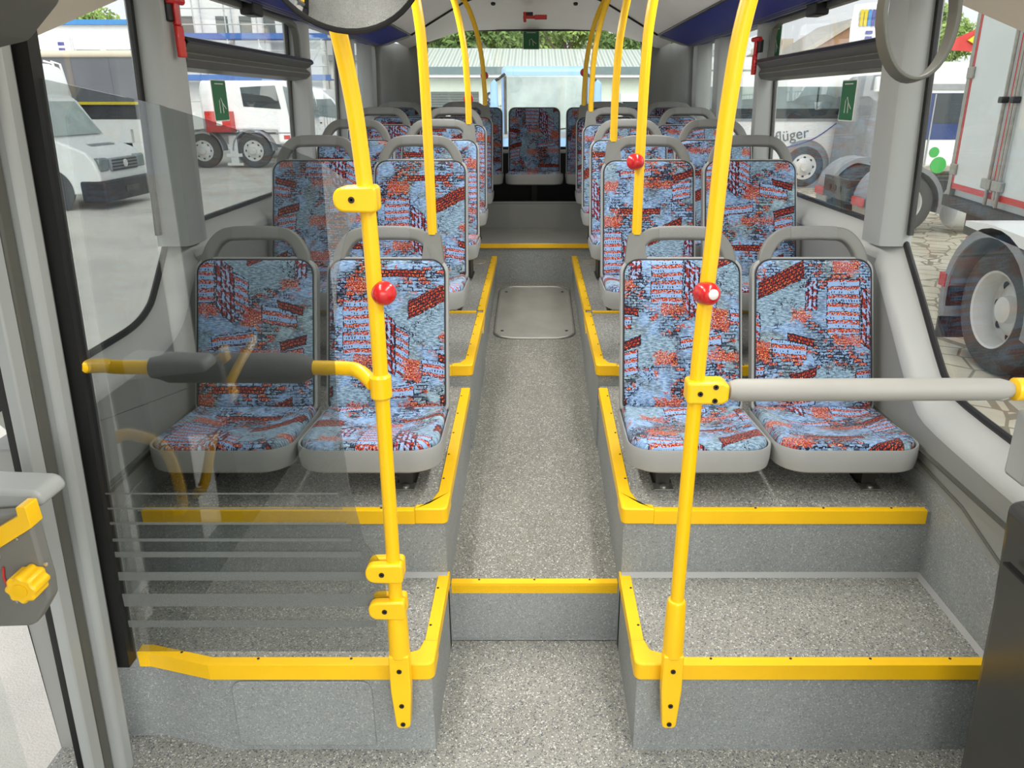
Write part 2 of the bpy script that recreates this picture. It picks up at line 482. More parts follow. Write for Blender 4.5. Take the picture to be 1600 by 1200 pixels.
def tag(o, label=None, cat=None, group=None, kind=None):
    if label: o['label'] = label
    if cat: o['category'] = cat
    if group: o['group'] = group
    if kind: o['kind'] = kind
    return o
def thing(name, loc, label, cat, group=None, rz=0):
    o = bpy.data.objects.new(name, None); COL.objects.link(o)
    o.empty_display_size = 0.1
    o.location = loc; o.rotation_euler = (0, 0, rz)
    return tag(o, label, cat, group)
def struct(mb, name, mats, label, cat, **kw):
    return tag(mb.build(name, mats, **kw), label, cat, kind='structure')
_tn = [0]
def trim(mb, mats, label, **kw):
    _tn[0] += 1
    return struct(mb, 'trim_%d' % _tn[0], mats, label, 'trim', **kw)
def copy_tree(o, parent=None):
    c = o.copy(); COL.objects.link(c)
    if parent is not None: c.parent = parent
    for ch in list(o.children):
        if not ch.name.startswith('pole_socket'): copy_tree(ch, c)
    return c
def round_poly(pts, rad, n=6):
    out = []; N = len(pts)
    for i in range(N):
        p = Vector(pts[i]); a = Vector(pts[i - 1]); b = Vector(pts[(i + 1) % N])
        r = rad[i] if isinstance(rad, (list, tuple)) else rad
        if r <= 0: out.append(tuple(p)); continue
        da = (a - p).normalized(); db = (b - p).normalized()
        ang = da.angle(db); t = r / math.tan(ang / 2)
        c = p + (da + db).normalized() * (r / math.sin(ang / 2))
        s = p + da * t - c; e = p + db * t - c
        a0 = math.atan2(s.y, s.x); a1 = math.atan2(e.y, e.x)
        d = (a1 - a0 + PI) % (2 * PI) - PI
        for k in range(n + 1):
            an = a0 + d * k / n
            out.append((c.x + r * math.cos(an), c.y + r * math.sin(an)))
    return out
def smooth_path(pts, n=6):
    P = [Vector(p) for p in pts]; P = [2 * P[0] - P[1]] + P + [2 * P[-1] - P[-2]]
    out = []
    for i in range(1, len(P) - 2):
        for k in range(n):
            t = k / n
            a, b, c, d = P[i - 1], P[i], P[i + 1], P[i + 2]
            out.append(0.5 * ((2 * b) + (c - a) * t + (2 * a - 5 * b + 4 * c - d) * t * t + (3 * b - a - 3 * c + d) * t ** 3))
    out.append(P[-2])
    return out
def text_mesh(txt, size, mat, parent, name, loc, rot, depth=0.004):
    cu = bpy.data.curves.new(name, 'FONT'); cu.body = txt; cu.size = size; cu.extrude = depth; cu.align_x = 'CENTER'
    to = bpy.data.objects.new(name, cu); COL.objects.link(to)
    bpy.context.view_layer.update()
    dg = bpy.context.evaluated_depsgraph_get()
    me = bpy.data.meshes.new_from_object(to.evaluated_get(dg))
    bpy.data.objects.remove(to); bpy.data.curves.remove(cu)
    me.materials.clear(); me.materials.append(M[mat])
    o = bpy.data.objects.new(name, me); COL.objects.link(o); o.parent = parent
    o.location = loc; o.rotation_euler = rot
    return o

# ------------------------------------------------------------------ the bus: floors and platforms
SIDES = ((-1, 'left'), (1, 'right'))
WX = 1.20            # inner face of the side walls
def lean(z): return 0.03 * max(0.0, z - 0.9)
b = MB(); b.box(-1.3, 1.3, -1.6, 2.14, -0.12, 0.0)
struct(b, 'floor', 'floor', 'grey speckled low floor at the front of the bus aisle', 'floor')
b = MB()
b.prism([(2.10, 0.0), (2.10, 0.21), (5.34, 0.467), (5.34, 0.0)], 'x', -0.29, 0.29)
o = struct(b, 'floor', ['aisle'], 'grey speckled aisle floor rising between the seat platforms', 'floor')
b = MB(); b.box(-0.289, 0.289, 2.094, 2.102, 0.0, 0.205); b.add([(-0.289, 2.094, 0.004), (0.289, 2.094, 0.004), (0.289, 2.08, 0.004), (-0.289, 2.08, 0.004)], [(0, 1, 2, 3)])
struct(b, 'floor', 'riser', 'grey riser below the first yellow aisle step', 'floor')
b = MB(); b.box(-WX - 0.05, WX + 0.05, 5.34, 7.0, 0.0, 0.735)
struct(b, 'floor', 'riser', 'raised rear floor in front of the back bench', 'floor')
b = MB(); b.box(-WX, WX, 6.04, 6.12, 0.735, 0.93)
struct(b, 'floor', 'wall', 'grey step face below the dark space under the bench', 'floor', bevel=0.006)
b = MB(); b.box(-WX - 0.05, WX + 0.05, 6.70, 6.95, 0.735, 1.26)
struct(b, 'wall_back', 'void', 'wall behind the rear bench, coloured black for the shade under it', 'wall')
for s, nm in SIDES:
    xi = 0.27
    edge0 = [(0.27, 1.63), (1.25, 1.63)] if s > 0 else [(0.27, 1.63), (0.85, 1.63), (1.03, 1.68), (1.25, 1.68)]
    b = MB()
    poly = [(s * p[0], p[1]) for p in edge0] + [(s * 1.25, 2.06), (s * 0.27, 2.06)]
    b.prism(poly, 'z', 0.0, 0.284, 1)
    for f, i in ((0, 0), (1, 0)): b.m[f] = 0
    struct(b, 'floor', ['floor', 'riser'], 'low grey foot platform on the %s ahead of the front seats' % nm, 'floor')
    b = MB()
    b.prism([(2.035, 0.0), (2.035, 0.51), (3.0, 0.56), (3.0, 0.0)], 'x', s * 0.27, s * 1.25, 1)
    b.m[3] = b.m[2] = 1
    for k, f in enumerate(b.f):
        if len(f) == 4 and all(b.v[i][2] > 0.4 for i in f): b.m[k] = 0
    struct(b, 'floor', ['floor', 'riser'], 'grey platform carrying the front %s seats' % nm, 'floor')
    b = MB()
    b.prism([(2.985, 0.0), (2.985, 0.642), (3.86, 0.642), (3.86, 0.0)], 'x', s * 0.262, s * 1.25, 1)
    for k, f in enumerate(b.f):
        if len(f) == 4 and all(b.v[i][2] > 0.5 for i in f): b.m[k] = 0
    struct(b, 'floor', ['floor', 'riser'], 'grey platform carrying the second row of %s seats' % nm, 'floor')
    b = MB()
    b.prism([(3.85, 0.0), (3.85, 0.645), (5.345, 0.652), (5.345, 0.0)], 'x', s * 0.268, s * 1.25, 1)
    for k, f in enumerate(b.f):
        if len(f) == 4 and all(b.v[i][2] > 0.5 for i in f): b.m[k] = 0
    struct(b, 'floor', ['floor', 'riser'], 'long grey platform carrying the rearmost %s rows' % nm, 'floor')
    # pale grey cove fillets at foot of the risers
    b = MB(); b.prism([(2.035, 0.284), (2.022, 0.284), (2.035, 0.297)], 'x', s * 0.27, s * WX)
    trim(b, 'shell', 'thin pale cove strip at the foot of the %s platform riser' % nm)
    b = MB(); b.prism([(s * WX, 0.284), (s * (WX - 0.018), 0.284), (s * WX, 0.302)], 'y', 1.63, 2.035)
    trim(b, 'shell', 'thin pale cove strip along the %s wall beside the foot platform' % nm)

def nosing(pts, w, inward, name, dots=0.15, drop=0.034):
    """yellow L-profile along a polyline of platform edge points; inward = unit vector toward the platform"""
    b = MB()
    for a, c in zip(pts[:-1], pts[1:]):
        a = Vector(a); c = Vector(c); iv = Vector(inward)
        e = -iv * 0.006
        t = 0.005
        ring = lambda p: [p + e - Vector((0, 0, drop)), p + e + Vector((0, 0, t)), p + iv * w + Vector((0, 0, t)), p + iv * w + Vector((0, 0, 0.0005)), p + Vector((0, 0, 0.0005)), p - Vector((0, 0, drop))]
        b.loft([ring(a), ring(c)], 0)
        L = (c - a).length; k = int(L / dots)
        for i in range(k):
            q = a + (c - a) * ((i + 0.5) / max(k, 1)) + iv * (w - 0.007) + Vector((0, 0, t))
            b.lathe([(0.004, 0), (0.004, 0.0015), (0.001, 0.002)], q, (0, 0, 1), 8, 1)
    return trim(b, ['nosing', 'bolt'], name, bevel=0.0015)
nosing([(-0.268, 2.10, 0.21), (0.268, 2.10, 0.21)], 0.02, (0, 1, 0), 'yellow nosing on the lowest step across the aisle')
b = MB(); b.box(-0.45, 0.45, 5.325, 5.34, 0.712, 0.740)
trim(b, ['nosing'], 'yellow nosing on the rear aisle step by the bench')
b = MB(); b.box(-0.46, 0.46, 5.338, 6.04, 0.7355, 0.742)
trim(b, ['hatch'], 'silver tread plate on the rear step', bevel=0.002)
b = MB(); b.box(-0.5, 0.5, 6.035, 6.10, 0.93, 0.938)
trim(b, ['shell'], 'pale edge strip below the dark space under the bench')
for s, nm in SIDES:
    iv = (s, 0, 0)
    nosing([(s * 0.27, 2.05, 0.284), (s * 0.27, 1.70, 0.284)], 0.028, iv, 'yellow nosing along the aisle side of the low %s foot platform' % nm)
    if s > 0: nosing([(0.36, 1.63, 0.284), (1.20, 1.63, 0.284)], 0.026, (0, 1, 0), 'yellow nosing on the front edge of the right foot platform', 0.17, 0.042)
    else:
        nosing([(-0.36, 1.63, 0.284), (-0.85, 1.63, 0.284), (-1.03, 1.68, 0.284), (-1.06, 1.68, 0.284)], 0.026, (0, 1, 0), 'yellow nosing with a bend on the front edge of the left foot platform', 0.17, 0.042)
    b = MB(); b.prism(round_poly([(s * 0.262, 1.622), (s * 0.36, 1.622), (s * 0.36, 1.66), (s * 0.31, 1.68), (s * 0.30, 1.72), (s * 0.262, 1.72)], [0.02, 0.004, 0.004, 0.01, 0.004, 0.004]), 'z', 0.242, 0.294)
    trim(b, 'nosing', 'yellow corner cap on the low %s foot platform' % nm, bevel=0.004)
    nosing([(s * 0.27, 2.14, 0.5155), (s * 0.27, 2.955, 0.558)], 0.03, iv, 'yellow nosing along the aisle side of the front %s seat platform' % nm)
    nosing([(s * 0.36, 2.035, 0.51), (s * 1.18, 2.035, 0.51)], 0.018, (0, 1, 0), 'yellow nosing below the front %s seats' % nm, 0.19, 0.04)
    b = MB(); b.prism(round_poly([(s * 0.262, 2.028), (s * 0.36, 2.028), (s * 0.36, 2.056), (s * 0.32, 2.066), (s * 0.302, 2.14), (s * 0.262, 2.14)], [0.018, 0.004, 0.004, 0.01, 0.004, 0.004]), 'z', 0.47, 0.522)
    trim(b, 'nosing', 'yellow corner cap on the front %s seat platform' % nm, bevel=0.004)
    nosing([(s * 0.262, 3.05, 0.642), (s * 0.262, 3.84, 0.642)], 0.03, iv, 'yellow nosing along the aisle side of the second %s platform' % nm)
    nosing([(s * 0.33, 2.985, 0.642), (s * 1.18, 2.985, 0.642)], 0.018, (0, 1, 0), 'yellow nosing below the second row of %s seats' % nm, 0.19, 0.036)
    b = MB(); b.prism(round_poly([(s * 0.254, 2.978), (s * 0.34, 2.978), (s * 0.34, 3.005), (s * 0.31, 3.015), (s * 0.295, 3.06), (s * 0.254, 3.06)], [0.018, 0.004, 0.004, 0.01, 0.004, 0.004]), 'z', 0.606, 0.653)
    trim(b, 'nosing', 'yellow corner cap on the second %s platform' % nm, bevel=0.004)
    nosing([(s * 0.266, 3.88, 0.646), (s * 0.266, 5.32, 0.653)], 0.03, iv, 'yellow nosing along the aisle side of the long %s rear platform' % nm)
    nosing([(s * 0.30, 3.845, 0.645), (s * 1.15, 3.845, 0.645)], 0.02, (0, 1, 0), 'thin yellow joint strip across the %s platform' % nm, 0.3, 0.004)
    b = MB(); b.prism([(3.72, 0.57), (3.89, 0.652), (3.89, 0.60)], 'x', s * 0.258, s * 0.266)
    trim(b, 'nosing', 'pointed yellow end of the long %s platform nosing' % nm)

# oval floor cover plates beside the rear seats
for s, nm in SIDES:
    b = MB(); b.prism(round_poly([(s * 0.325, 5.05), (s * 0.47, 5.05), (s * 0.47, 5.20), (s * 0.325, 5.20)], 0.05), 'z', 0.6515, 0.657)
    tag(b.build('cover_plate', 'hatch', bevel=0.002), 'small oval grey cover plate on the %s rear platform' % nm, 'cover plate')
# floor hatch in the aisle
def fz(y): return 0.21 + (0.467 - 0.21) * (y - 2.10) / 3.24
t = thing('floor_hatch', (0, 4.74, fz(4.74)), 'rounded silver metal floor hatch at the end of the aisle', 'hatch')
sl = math.atan((0.467 - 0.21) / 3.24)
t.rotation_euler = (sl, 0, 0)
op = round_poly([(-0.235, -0.49), (0.235, -0.49), (0.235, 0.49), (-0.235, 0.49)], 0.10, 8)
b = MB(); b.prism([(x * 0.97, y * 0.985) for x, y in op], 'z', 0.0, 0.004); b.build('plate', 'hatch', t)
b = MB(); b.tube([(x, y, 0.004) for x, y in op], 0.007, 8, closed=True); tag(b.build('rim', 'steel', t), 'bright metal rim')
for x in (-0.19, 0.19):
    for y in (-0.37, 0.37):
        b = MB(); b.lathe([(0.010, 0.004), (0.010, 0.0055), (0.004, 0.0065)], (x, y, 0), (0, 0, 1), 12); b.build('latch', 'bolt', t)

# ------------------------------------------------------------------ side walls, windows, pillars
SILL = 1.24
def wall_poly(s):
    if s > 0: return [(-1.6, -0.12), (6.9, -0.12), (6.9, SILL), (2.68, SILL), (2.26, 0.87), (2.13, 0.82), (1.88, 0.80), (-1.6, 0.80)]
    return [(-1.6, -0.12), (-1.6, -0.12), (6.9, -0.12), (6.9, SILL), (2.70, SILL), (2.50, 1.04), (2.40, 1.0), (2.28, 0.98), (1.56, 0.975), (1.56, -0.12)]
for s, nm in SIDES:
    # sloping inner reveal / sill in paler grey
    if s > 0: top = [(6.9, SILL), (2.68, SILL), (2.48, 1.065), (2.30, 0.905), (2.22, 0.85), (2.10, 0.82), (1.5, 0.81), (0.5, 0.81)]
    else: top = [(6.9, SILL), (2.70, SILL), (2.53, 1.07), (2.46, 1.02), (2.35, 0.992), (2.15, 0.985), (1.70, 0.98), (1.66, 0.98)]
    top = [tuple(q) for q in [top[0]] + [Vector(v) for v in smooth_path([(p[0], p[1], 0) for p in top[1:]], 4)]]
    top = [(p[0], p[1]) for p in top]
    def off(i, d):
        q = (Vector(top[min(i + 1, len(top) - 1)]) - Vector(top[max(i - 1, 0)])).normalized()
        n = Vector((q.y, -q.x))
        if n.y > 0: n = -n
        p = Vector(top[i]) + n * d
        return (p.x, p.y)
    lowline = [off(i, 0.082) for i in range(len(top))]
    b = MB()
    b.prism(lowline + [(lowline[-1][0], -0.12), (6.9, -0.12)], 'x', s * WX, s * (WX + 0.10))
    struct(b, 'wall_' + nm, 'wall', 'grey lower side panel along the %s of the bus' % nm, 'wall')
    b = MB(); rings = []
    for i in range(len(top)):
        rr_ = []
        for d, x in ((0.090, -0.001), (0.080, -0.001), (0.070, 0.002), (0.058, 0.009), (0.045, 0.020), (0.025, 0.043), (0.0, 0.074)):
            q = off(i, d); rr_.append([(s * (WX + x)), q[0], q[1]])
        rings.append(rr_)
    b.loft(rings, 0, closed=False)
    trim(b, 'reveal', 'pale sloping window reveal along the %s wall' % nm, angle=60)
    b = MB(); b.tube([(s * (WX + 0.075), p[0], p[1] + 0.004) for p in top], 0.011, 8)
    trim(b, 'black', 'black rubber gasket along the bottom of the %s windows' % nm)
    # panel seam and floor channel
    b = MB(); b.tube([(s * WX, 1.3, 0.455), (s * WX, 1.9, 0.60), (s * WX, 3.0, 0.66)] if s > 0 else [(s * WX, 1.5, 0.62), (s * WX, 3.0, 0.66)], 0.006, 6)
    trim(b, 'darkgrey', 'dark horizontal seam low on the %s wall' % nm)
    b = MB(); b.box(s * (WX - 0.016), s * WX, 1.6, 5.3, 0.655, 0.66)
    trim(b, 'darkgrey', 'long thin joint line on the %s side panel' % nm)
    b = MB(); b.prism([(1.2 if s > 0 else 1.64, 0.0), (2.035, 0.0), (3.0, 0.57), (3.0, 0.63), (2.035, 0.58), (1.2 if s > 0 else 1.64, 0.44)], 'x', s * (WX - 0.006), s * WX)
    trim(b, 'riser', 'speckled vinyl upstand low on the %s wall' % nm)
    # header above the windows, ceiling cove and blue panel
    b = MB(); b.prism([(2.45, 2.06), (6.9, 2.06), (6.9, 2.35), (2.45, 2.35)], 'x', s * (WX + 0.02), s * (WX + 0.1))
    b.prism([(2.5, 2.05), (2.5, 2.12), (6.1, 2.12), (6.1, 2.05)], 'x', s * (WX - 0.05), s * (WX + 0.03))
    trim(b, 'darkgrey', 'dark header rail above the %s windows' % nm)
    b = MB(); b.prism([(s * 1.20, 2.045), (s * 1.13, 2.04), (s * 0.90, 2.115), (s * 0.90, 2.16), (s * 1.20, 2.12)], 'y', 2.3, 6.06)
    trim(b, 'blue', 'dark blue panel below the %s ceiling cove' % nm)
    b = MB()
    for k in range(3): b.box(s * (1.135 - k * 0.014), s * (1.145 - k * 0.014), 2.3, 6.04, 2.036 + k * 0.005, 2.045 + k * 0.005)
    trim(b, 'darkgrey', 'ribbed dark edge of the %s blue panel' % nm)
# beige front headers over the front windows
for s, nm in SIDES:
    b = MB()
    for y0, z0, y1, z1 in ((1.2, 1.57, 2.52, 1.955),):
        rg = lambda y, z: [(s * 1.235, y, z), (s * 1.20, y, z + 0.004), (s * 1.10, y, z + 0.13), (s * 0.98, y, z + 0.22), (s * 1.25, y, z + 0.32)]
        b.loft([rg(y0, z0), rg(y1, z1)], 0)
    trim(b, 'cream', 'beige sloping header above the front %s window' % nm)
# ceiling shell
prof = [(-1.30, 2.06), (-0.90, 2.13), (-0.88, 2.115), (-0.50, 2.325), (-0.3, 2.40), (0, 2.43), (0.3, 2.40), (0.50, 2.325), (0.88, 2.115), (0.90, 2.13), (1.30, 2.06)]
b = MB()
def cring(y, pr): return [(x, y, z) for x, z in pr] + [(x, y, z + 0.08) for x, z in reversed(pr)]
b.loft([cring(-1.6, prof), cring(6.0, prof)], 0)
struct(b, 'ceiling', 'ceil', 'white vaulted ceiling of the bus', 'ceiling')
b = MB()
pr0 = [(-1.15, 2.10), (-0.88, 2.116), (-0.50, 2.326), (-0.3, 2.401), (0, 2.431), (0.3, 2.401), (0.50, 2.326), (0.88, 2.116), (1.15, 2.10)]
pr1 = [(-1.0, 2.06), (-0.87, 2.12), (-0.60, 2.20), (-0.3, 2.208), (0, 2.21), (0.3, 2.208), (0.60, 2.20), (0.87, 2.12), (1.0, 2.06)]
prm = [((a[0] + c[0]) / 2, (a[1] + c[1]) / 2 + 0.02) for a, c in zip(pr0, pr1)]
b.loft([cring(6.0, pr0), cring(6.42, prm), cring(6.86, pr1)], 0)
struct(b, 'ceiling', 'ceil', 'white rear ceiling panel sloping to the back window', 'ceiling')
b = MB(); b.tube([(x, 6.0, z - 0.004) for x, z in pr0[1:-1]], 0.010, 8)
trim(b, 'black', 'black seam across the ceiling near the rear')
for s, nm in SIDES:
    b = MB(); b.tube([(s * 0.885, 6.0, 2.11), (s * 0.885, 2.3, 2.11)], 0.008, 8)
    trim(b, 'black', 'black seam between %s blue panel and white ceiling' % nm)
for s, nm in SIDES:
    b = MB(); b.lathe([(0.018, 0), (0.016, 0.008), (0.004, 0.010)], (s * 0.30, 6.2, 2.335), (0, -0.5, -1), 14)
    tag(b.build('ceiling_plug', 'black', None), 'small black round plug in the rear ceiling, %s one' % nm, 'plug')

# pillars
def pillar(s, y0, y1, z0, z1, label, wide=0.075):
    b = MB(); rings = []
    for z in (z0, z1):
        l = lean(z)
        rings.append([(s * (WX - 0.01 - l), y1, z), (s * (WX - 0.01 - l), y0 + 0.03, z), (s * (WX - 0.004 - l), y0 + 0.012, z), (s * (WX + 0.012 - l), y0 + 0.002, z), (s * (WX + 0.07 - l), y0, z), (s * (WX + 0.10 - l), y0, z), (s * (WX + 0.10 - l), y1, z)])
    b.loft(rings, 0)
    for k, f in enumerate(b.f[:7]): pass
    return trim(b, 'pillar', label)
for s, nm in SIDES:
    pillar(s, 2.635, 2.78, 1.20, 2.16, 'wide grey window pillar behind the front %s window' % nm)
    pillar(s, 4.31 if s > 0 else 4.24, 4.37 if s > 0 else 4.32, 1.20, 2.10, 'second grey window pillar on the %s' % nm)
    pillar(s, 5.25, 5.38, 1.20, 2.10, 'third grey window pillar on the %s' % nm)
    pillar(s, 5.95, 6.10, 1.20, 2.10, 'last grey window pillar on the %s by the back corner' % nm)
    # black gasket on the front edge of each pillar
    for y in (2.628, 4.303 if s > 0 else 4.233, 5.243, 2.785):
        b = MB(); l = lean(2.1)
        b.add([(s * (WX + 0.07), y - 0.012, 1.24), (s * (WX + 0.07 - l), y - 0.012, 2.1), (s * (WX + 0.07 - l), y + 0.008, 2.1), (s * (WX + 0.07), y + 0.008, 1.24),
               (s * (WX + 0.085), y - 0.012, 1.24), (s * (WX + 0.085 - l), y - 0.012, 2.1), (s * (WX + 0.085 - l), y + 0.008, 2.1), (s * (WX + 0.085), y + 0.008, 1.24)],
              [(0, 1, 2, 3), (4, 5, 6, 7), (0, 1, 5, 4), (3, 2, 6, 7), (0, 3, 7, 4), (1, 2, 6, 5)])
        trim(b, 'black', 'black rubber edge at %.1f metres along the %s windows' % (y, nm))
    # horizontal transom of the sliding window between first and second pillar
    b = MB()
    prT = [(WX + 0.06, 1.765), (WX - 0.005, 1.775), (WX - 0.02, 1.80), (WX - 0.005, 1.822), (WX - 0.02, 1.835), (WX - 0.03, 1.85), (WX - 0.02, 1.868), (WX + 0.06, 1.872)]
    b.prism([(s * (x - 0.025), z) for x, z in prT], 'y', 2.78, 4.28)
    for k in range(len(b.f)): b.m[k] = 0
    trim(b, 'darkgrey', 'dark grey transom bar of the %s sliding window' % nm, bevel=0.003)
    b = MB(); b.prism([(s * (WX - 0.045), 1.842), (s * (WX - 0.058), 1.852), (s * (WX - 0.050), 1.868), (s * (WX - 0.03), 1.874)], 'y', 2.78, 4.31)
    trim(b, 'satin', 'black upper rail of the %s transom bar' % nm, bevel=0.002)
    # frame of the tilting top sash
    b = MB()
    l = lean(1.95)
    pth = [(s * (WX + 0.02 - l), 2.80, 2.03), (s * (WX + 0.02 - l), 4.08, 2.03), (s * (WX + 0.02 - l), 4.16, 2.015), (s * (WX + 0.02 - l), 4.19, 1.97), (s * (WX + 0.02 - l), 4.195, 1.87)]
    b.sweep(pth, [(-0.012, -0.014), (0.012, -0.014), (0.012, 0.014), (-0.012, 0.014)], 0, up=(s, 0, 0))
    trim(b, 'darkgrey', 'dark frame of the %s tilting top sash' % nm)
    b = MB(); b.box(s * (WX - 0.04 - l), s * (WX + 0.02 - l), 3.42, 3.54, 1.995, 2.045)
    tag(b.build('window_latch', 'black', bevel=0.008), 'black latch on the top sash of the %s window' % nm, 'window latch')
# window panes
wi = [0]
def pane(mb, label):
    wi[0] += 1
    return struct(mb, 'window_%d' % wi[0], 'glass', label, 'window', smooth=False)
for s, nm in SIDES:
    for (y0, y1, z0, z1, lb) in ((2.77, 4.27, SILL, 1.78, 'lower sliding pane of the %s window'), (2.77, 4.27, 1.86, 2.07, 'upper tilting pane of the %s window'),
                                 (4.33, 5.26, SILL, 2.07, 'second fixed pane on the %s'), (5.37, 5.98, SILL, 2.07, 'rear fixed pane on the %s')):
        b = MB(); a0 = s * (WX + 0.075 - lean(z0)); a1 = s * (WX + 0.075 - lean(z1)); d = s * 0.004
        b.add([(a0, y0, z0), (a0, y1, z0), (a1, y1, z1), (a1, y0, z1), (a0 + d, y0, z0), (a0 + d, y1, z0), (a1 + d, y1, z1), (a1 + d, y0, z1)],
              [(0, 1, 2, 3), (4, 5, 6, 7), (0, 1, 5, 4), (2, 3, 7, 6), (1, 2, 6, 5), (0, 3, 7, 4)])
        pane(b, lb % nm)
    pts = [(2.64, 2.0), (2.64, 1.22), (2.28, 0.88), (2.12, 0.82), (1.4, 0.80), (1.4, 1.6)] if s > 0 else [(2.64, 2.0), (2.64, 1.22), (2.48, 1.03), (2.35, 0.99), (1.5, 0.98), (1.5, 1.62)]
    b = MB(); b.add([(s * (WX + 0.078 - lean(z)), y, z) for y, z in pts] + [(s * (WX + 0.082 - lean(z)), y, z) for y, z in pts], [tuple(range(6)), tuple(range(11, 5, -1))])
    pane(b, 'large front side window with a dropped sill on the %s' % nm)
# rear end: back window, its frame, corner panels
b = MB()
rw = round_poly([(-0.885, 1.29), (0.885, 1.29), (0.895, 2.215), (-0.895, 2.215)], [0.04, 0.04, 0.16, 0.16], 8)
b.prism(rw, 'y', 6.86, 6.864); pane(b, 'wide back window of the bus')
b = MB(); b.tube([(x, 6.855, z) for x, z in rw], 0.014, 8, closed=True); trim(b, 'black', 'black rubber frame round the back window')
b = MB(); b.box(-0.90, 0.90, 6.80, 6.83, 1.262, 1.280); trim(b, 'white', 'white strip along the bottom of the back window')
for s, nm in SIDES:
    b = MB(); rings = []
    pl = [(1.185, 6.08), (1.165, 6.20), (1.165, 6.35), (1.16, 6.56), (1.13, 6.70), (1.05, 6.78), (0.925, 6.84), (0.905, 6.87)]
    for z, k in ((0.9, 0), (1.3, 0), (1.7, 0.0), (1.95, 0.005), (2.10, 0.02)):
        rings.append([(s * (x - k), y - k * 0.2, z) for x, y in pl])
    b.loft(rings, 0, closed=False)
    o = struct(b, 'wall_back', 'wall', 'curved grey corner panel at the back on the %s' % nm, 'wall')
    md = o.modifiers.new('thick', 'SOLIDIFY'); md.thickness = 0.02
    b = MB(); b.tube([(s * 1.15, 6.07, 2.045), (s * 1.06, 6.08, 2.06), (s * 0.98, 6.06, 2.085), (s * 0.90, 6.02, 2.105)], 0.010, 8)
    trim(b, 'shell', 'pale rolled lip on top of the %s rear corner panel' % nm)
    b = MB(); b.tube([(s * 0.895, 6.83, 1.30), (s * 0.905, 6.83, 2.10)], 0.012, 8)
    trim(b, 'black', 'black strip beside the back window on the %s' % nm)

# fill lights added under the ceiling, out of view, to brighten the interior
for s, nm in SIDES:
    for k, y in enumerate((0.3, 1.9, 3.5)):
        t = thing('added_fill_light', (s * 0.62, y, 2.24), 'long added fill light under the ceiling on the %s, number %s from the front' % (nm, ('one', 'two', 'three')[k]), 'fill light', 'added fill lights')
        t.rotation_euler = (0, s * math.radians(29), 0)
        b = MB(); b.box(-0.08, 0.08, 0, 1.35, 0.0, 0.03); b.build('housing', 'shell', t, bevel=0.005)
        b = MB(); b.box(-0.065, 0.065, 0.02, 1.33, -0.006, 0.0); b.build('diffuser', 'lamp', t)
        la = bpy.data.lights.new('fill_area', 'AREA'); la.shape = 'RECTANGLE'; la.size = 0.13; la.size_y = 1.3; la.energy = FILL_WATT; la.spread = math.radians(125); la.color = (1.0, 0.985, 0.96)
        lo = bpy.data.objects.new('fill_area', la); COL.objects.link(lo); lo.parent = t; lo.location = (0, 0.675, -0.012)

# ------------------------------------------------------------------ seats
def ring_pad(mb, outline, rings, mapf, mat=0, uvo=(0, 0)):
    xs = [p[0] for p in outline]; ys = [p[1] for p in outline]
    cx, cy = (min(xs) + max(xs)) / 2, (min(ys) + max(ys)) / 2
    hw, hh = (max(xs) - min(xs)) / 2, (max(ys) - min(ys)) / 2
    n = len(outline); R = []; U = []
    for inset, h in rings:
        sx, sy = (hw - inset) / hw, (hh - inset) / hh
        q = [(cx + (x - cx) * sx, cy + (y - cy) * sy) for x, y in outline]
        U.append(q); R.append([mapf(x, y, h) for x, y in q])
    hl = rings[-1][1]; il = rings[-1][0]
    for f in (0.82, 0.64, 0.46, 0.28, 0.12):
        sx, sy = (hw - il) / hw * f, (hh - il) / hh * f
        q = [(cx + (x - cx) * sx, cy + (y - cy) * sy) for x, y in outline]
        U.append(q); R.append([mapf(x, y, hl) for x, y in q])
    vs = [p for r in R for p in r]; fs = []; uvs = []
    for k in range(len(R) - 1):
        for i in range(n):
            j = (i + 1) % n
            fs.append((k * n + i, k * n + j, (k + 1) * n + j, (k + 1) * n + i))
            uvs.append([U[k][i], U[k][j], U[k + 1][j], U[k + 1][i]])
    fs.append(tuple((len(R) - 1) * n + i for i in range(n))); uvs.append(U[-1])
    fs.append(tuple(range(n - 1, -1, -1))); uvs.append(list(reversed(U[0])))
    uvs = [[(a + uvo[0], c + uvo[1]) for a, c in u] for u in uvs]
    mb.add(vs, fs, mat, uvs)
DY, DZ = 0.333, 0.943
def backmap(a, bb, h):
    crv = 0.018 * ((bb - 0.25) / 0.25) ** 2 - 0.010 + 0.010 * (a / 0.2) ** 2 * 0
    y = 0.385 + bb * DY - h * DZ - crv * 0.8
    z = -0.03 + bb * DZ - h * DY * -1
    return (a, y, z)
def backmap(a, bb, h):
    w = 0.014 * math.cos(min(1, abs(bb - 0.26) / 0.26) * PI / 2)
    y = 0.385 + bb * DY - h * DZ + w
    z = -0.03 + bb * DZ + h * DY
    return (a, y, z)
def cushmap(a, yy, h):
    u = max(0.0, min(1.0, yy / 0.4))
    z = h - 0.035 * u + 0.012 * (a / 0.2) ** 2 - 0.012 - 0.016 * math.exp(-((u - 0.62) / 0.22) ** 2) + 0.012 * math.exp(-((u - 0.95) / 0.1) ** 2)
    if u < 0.1: z -= 0.012 * ((0.1 - u) / 0.1) ** 2
    return (a, yy, z)
back_out = round_poly([(-0.2, 0.0), (0.2, 0.0), (0.198, 0.511), (-0.198, 0.511)], [0.02, 0.02, 0.05, 0.05], 7)
cush_out = round_poly([(-0.213, 0.012), (0.213, 0.012), (0.205, 0.405), (-0.205, 0.405)], [0.085, 0.085, 0.02, 0.02], 9)
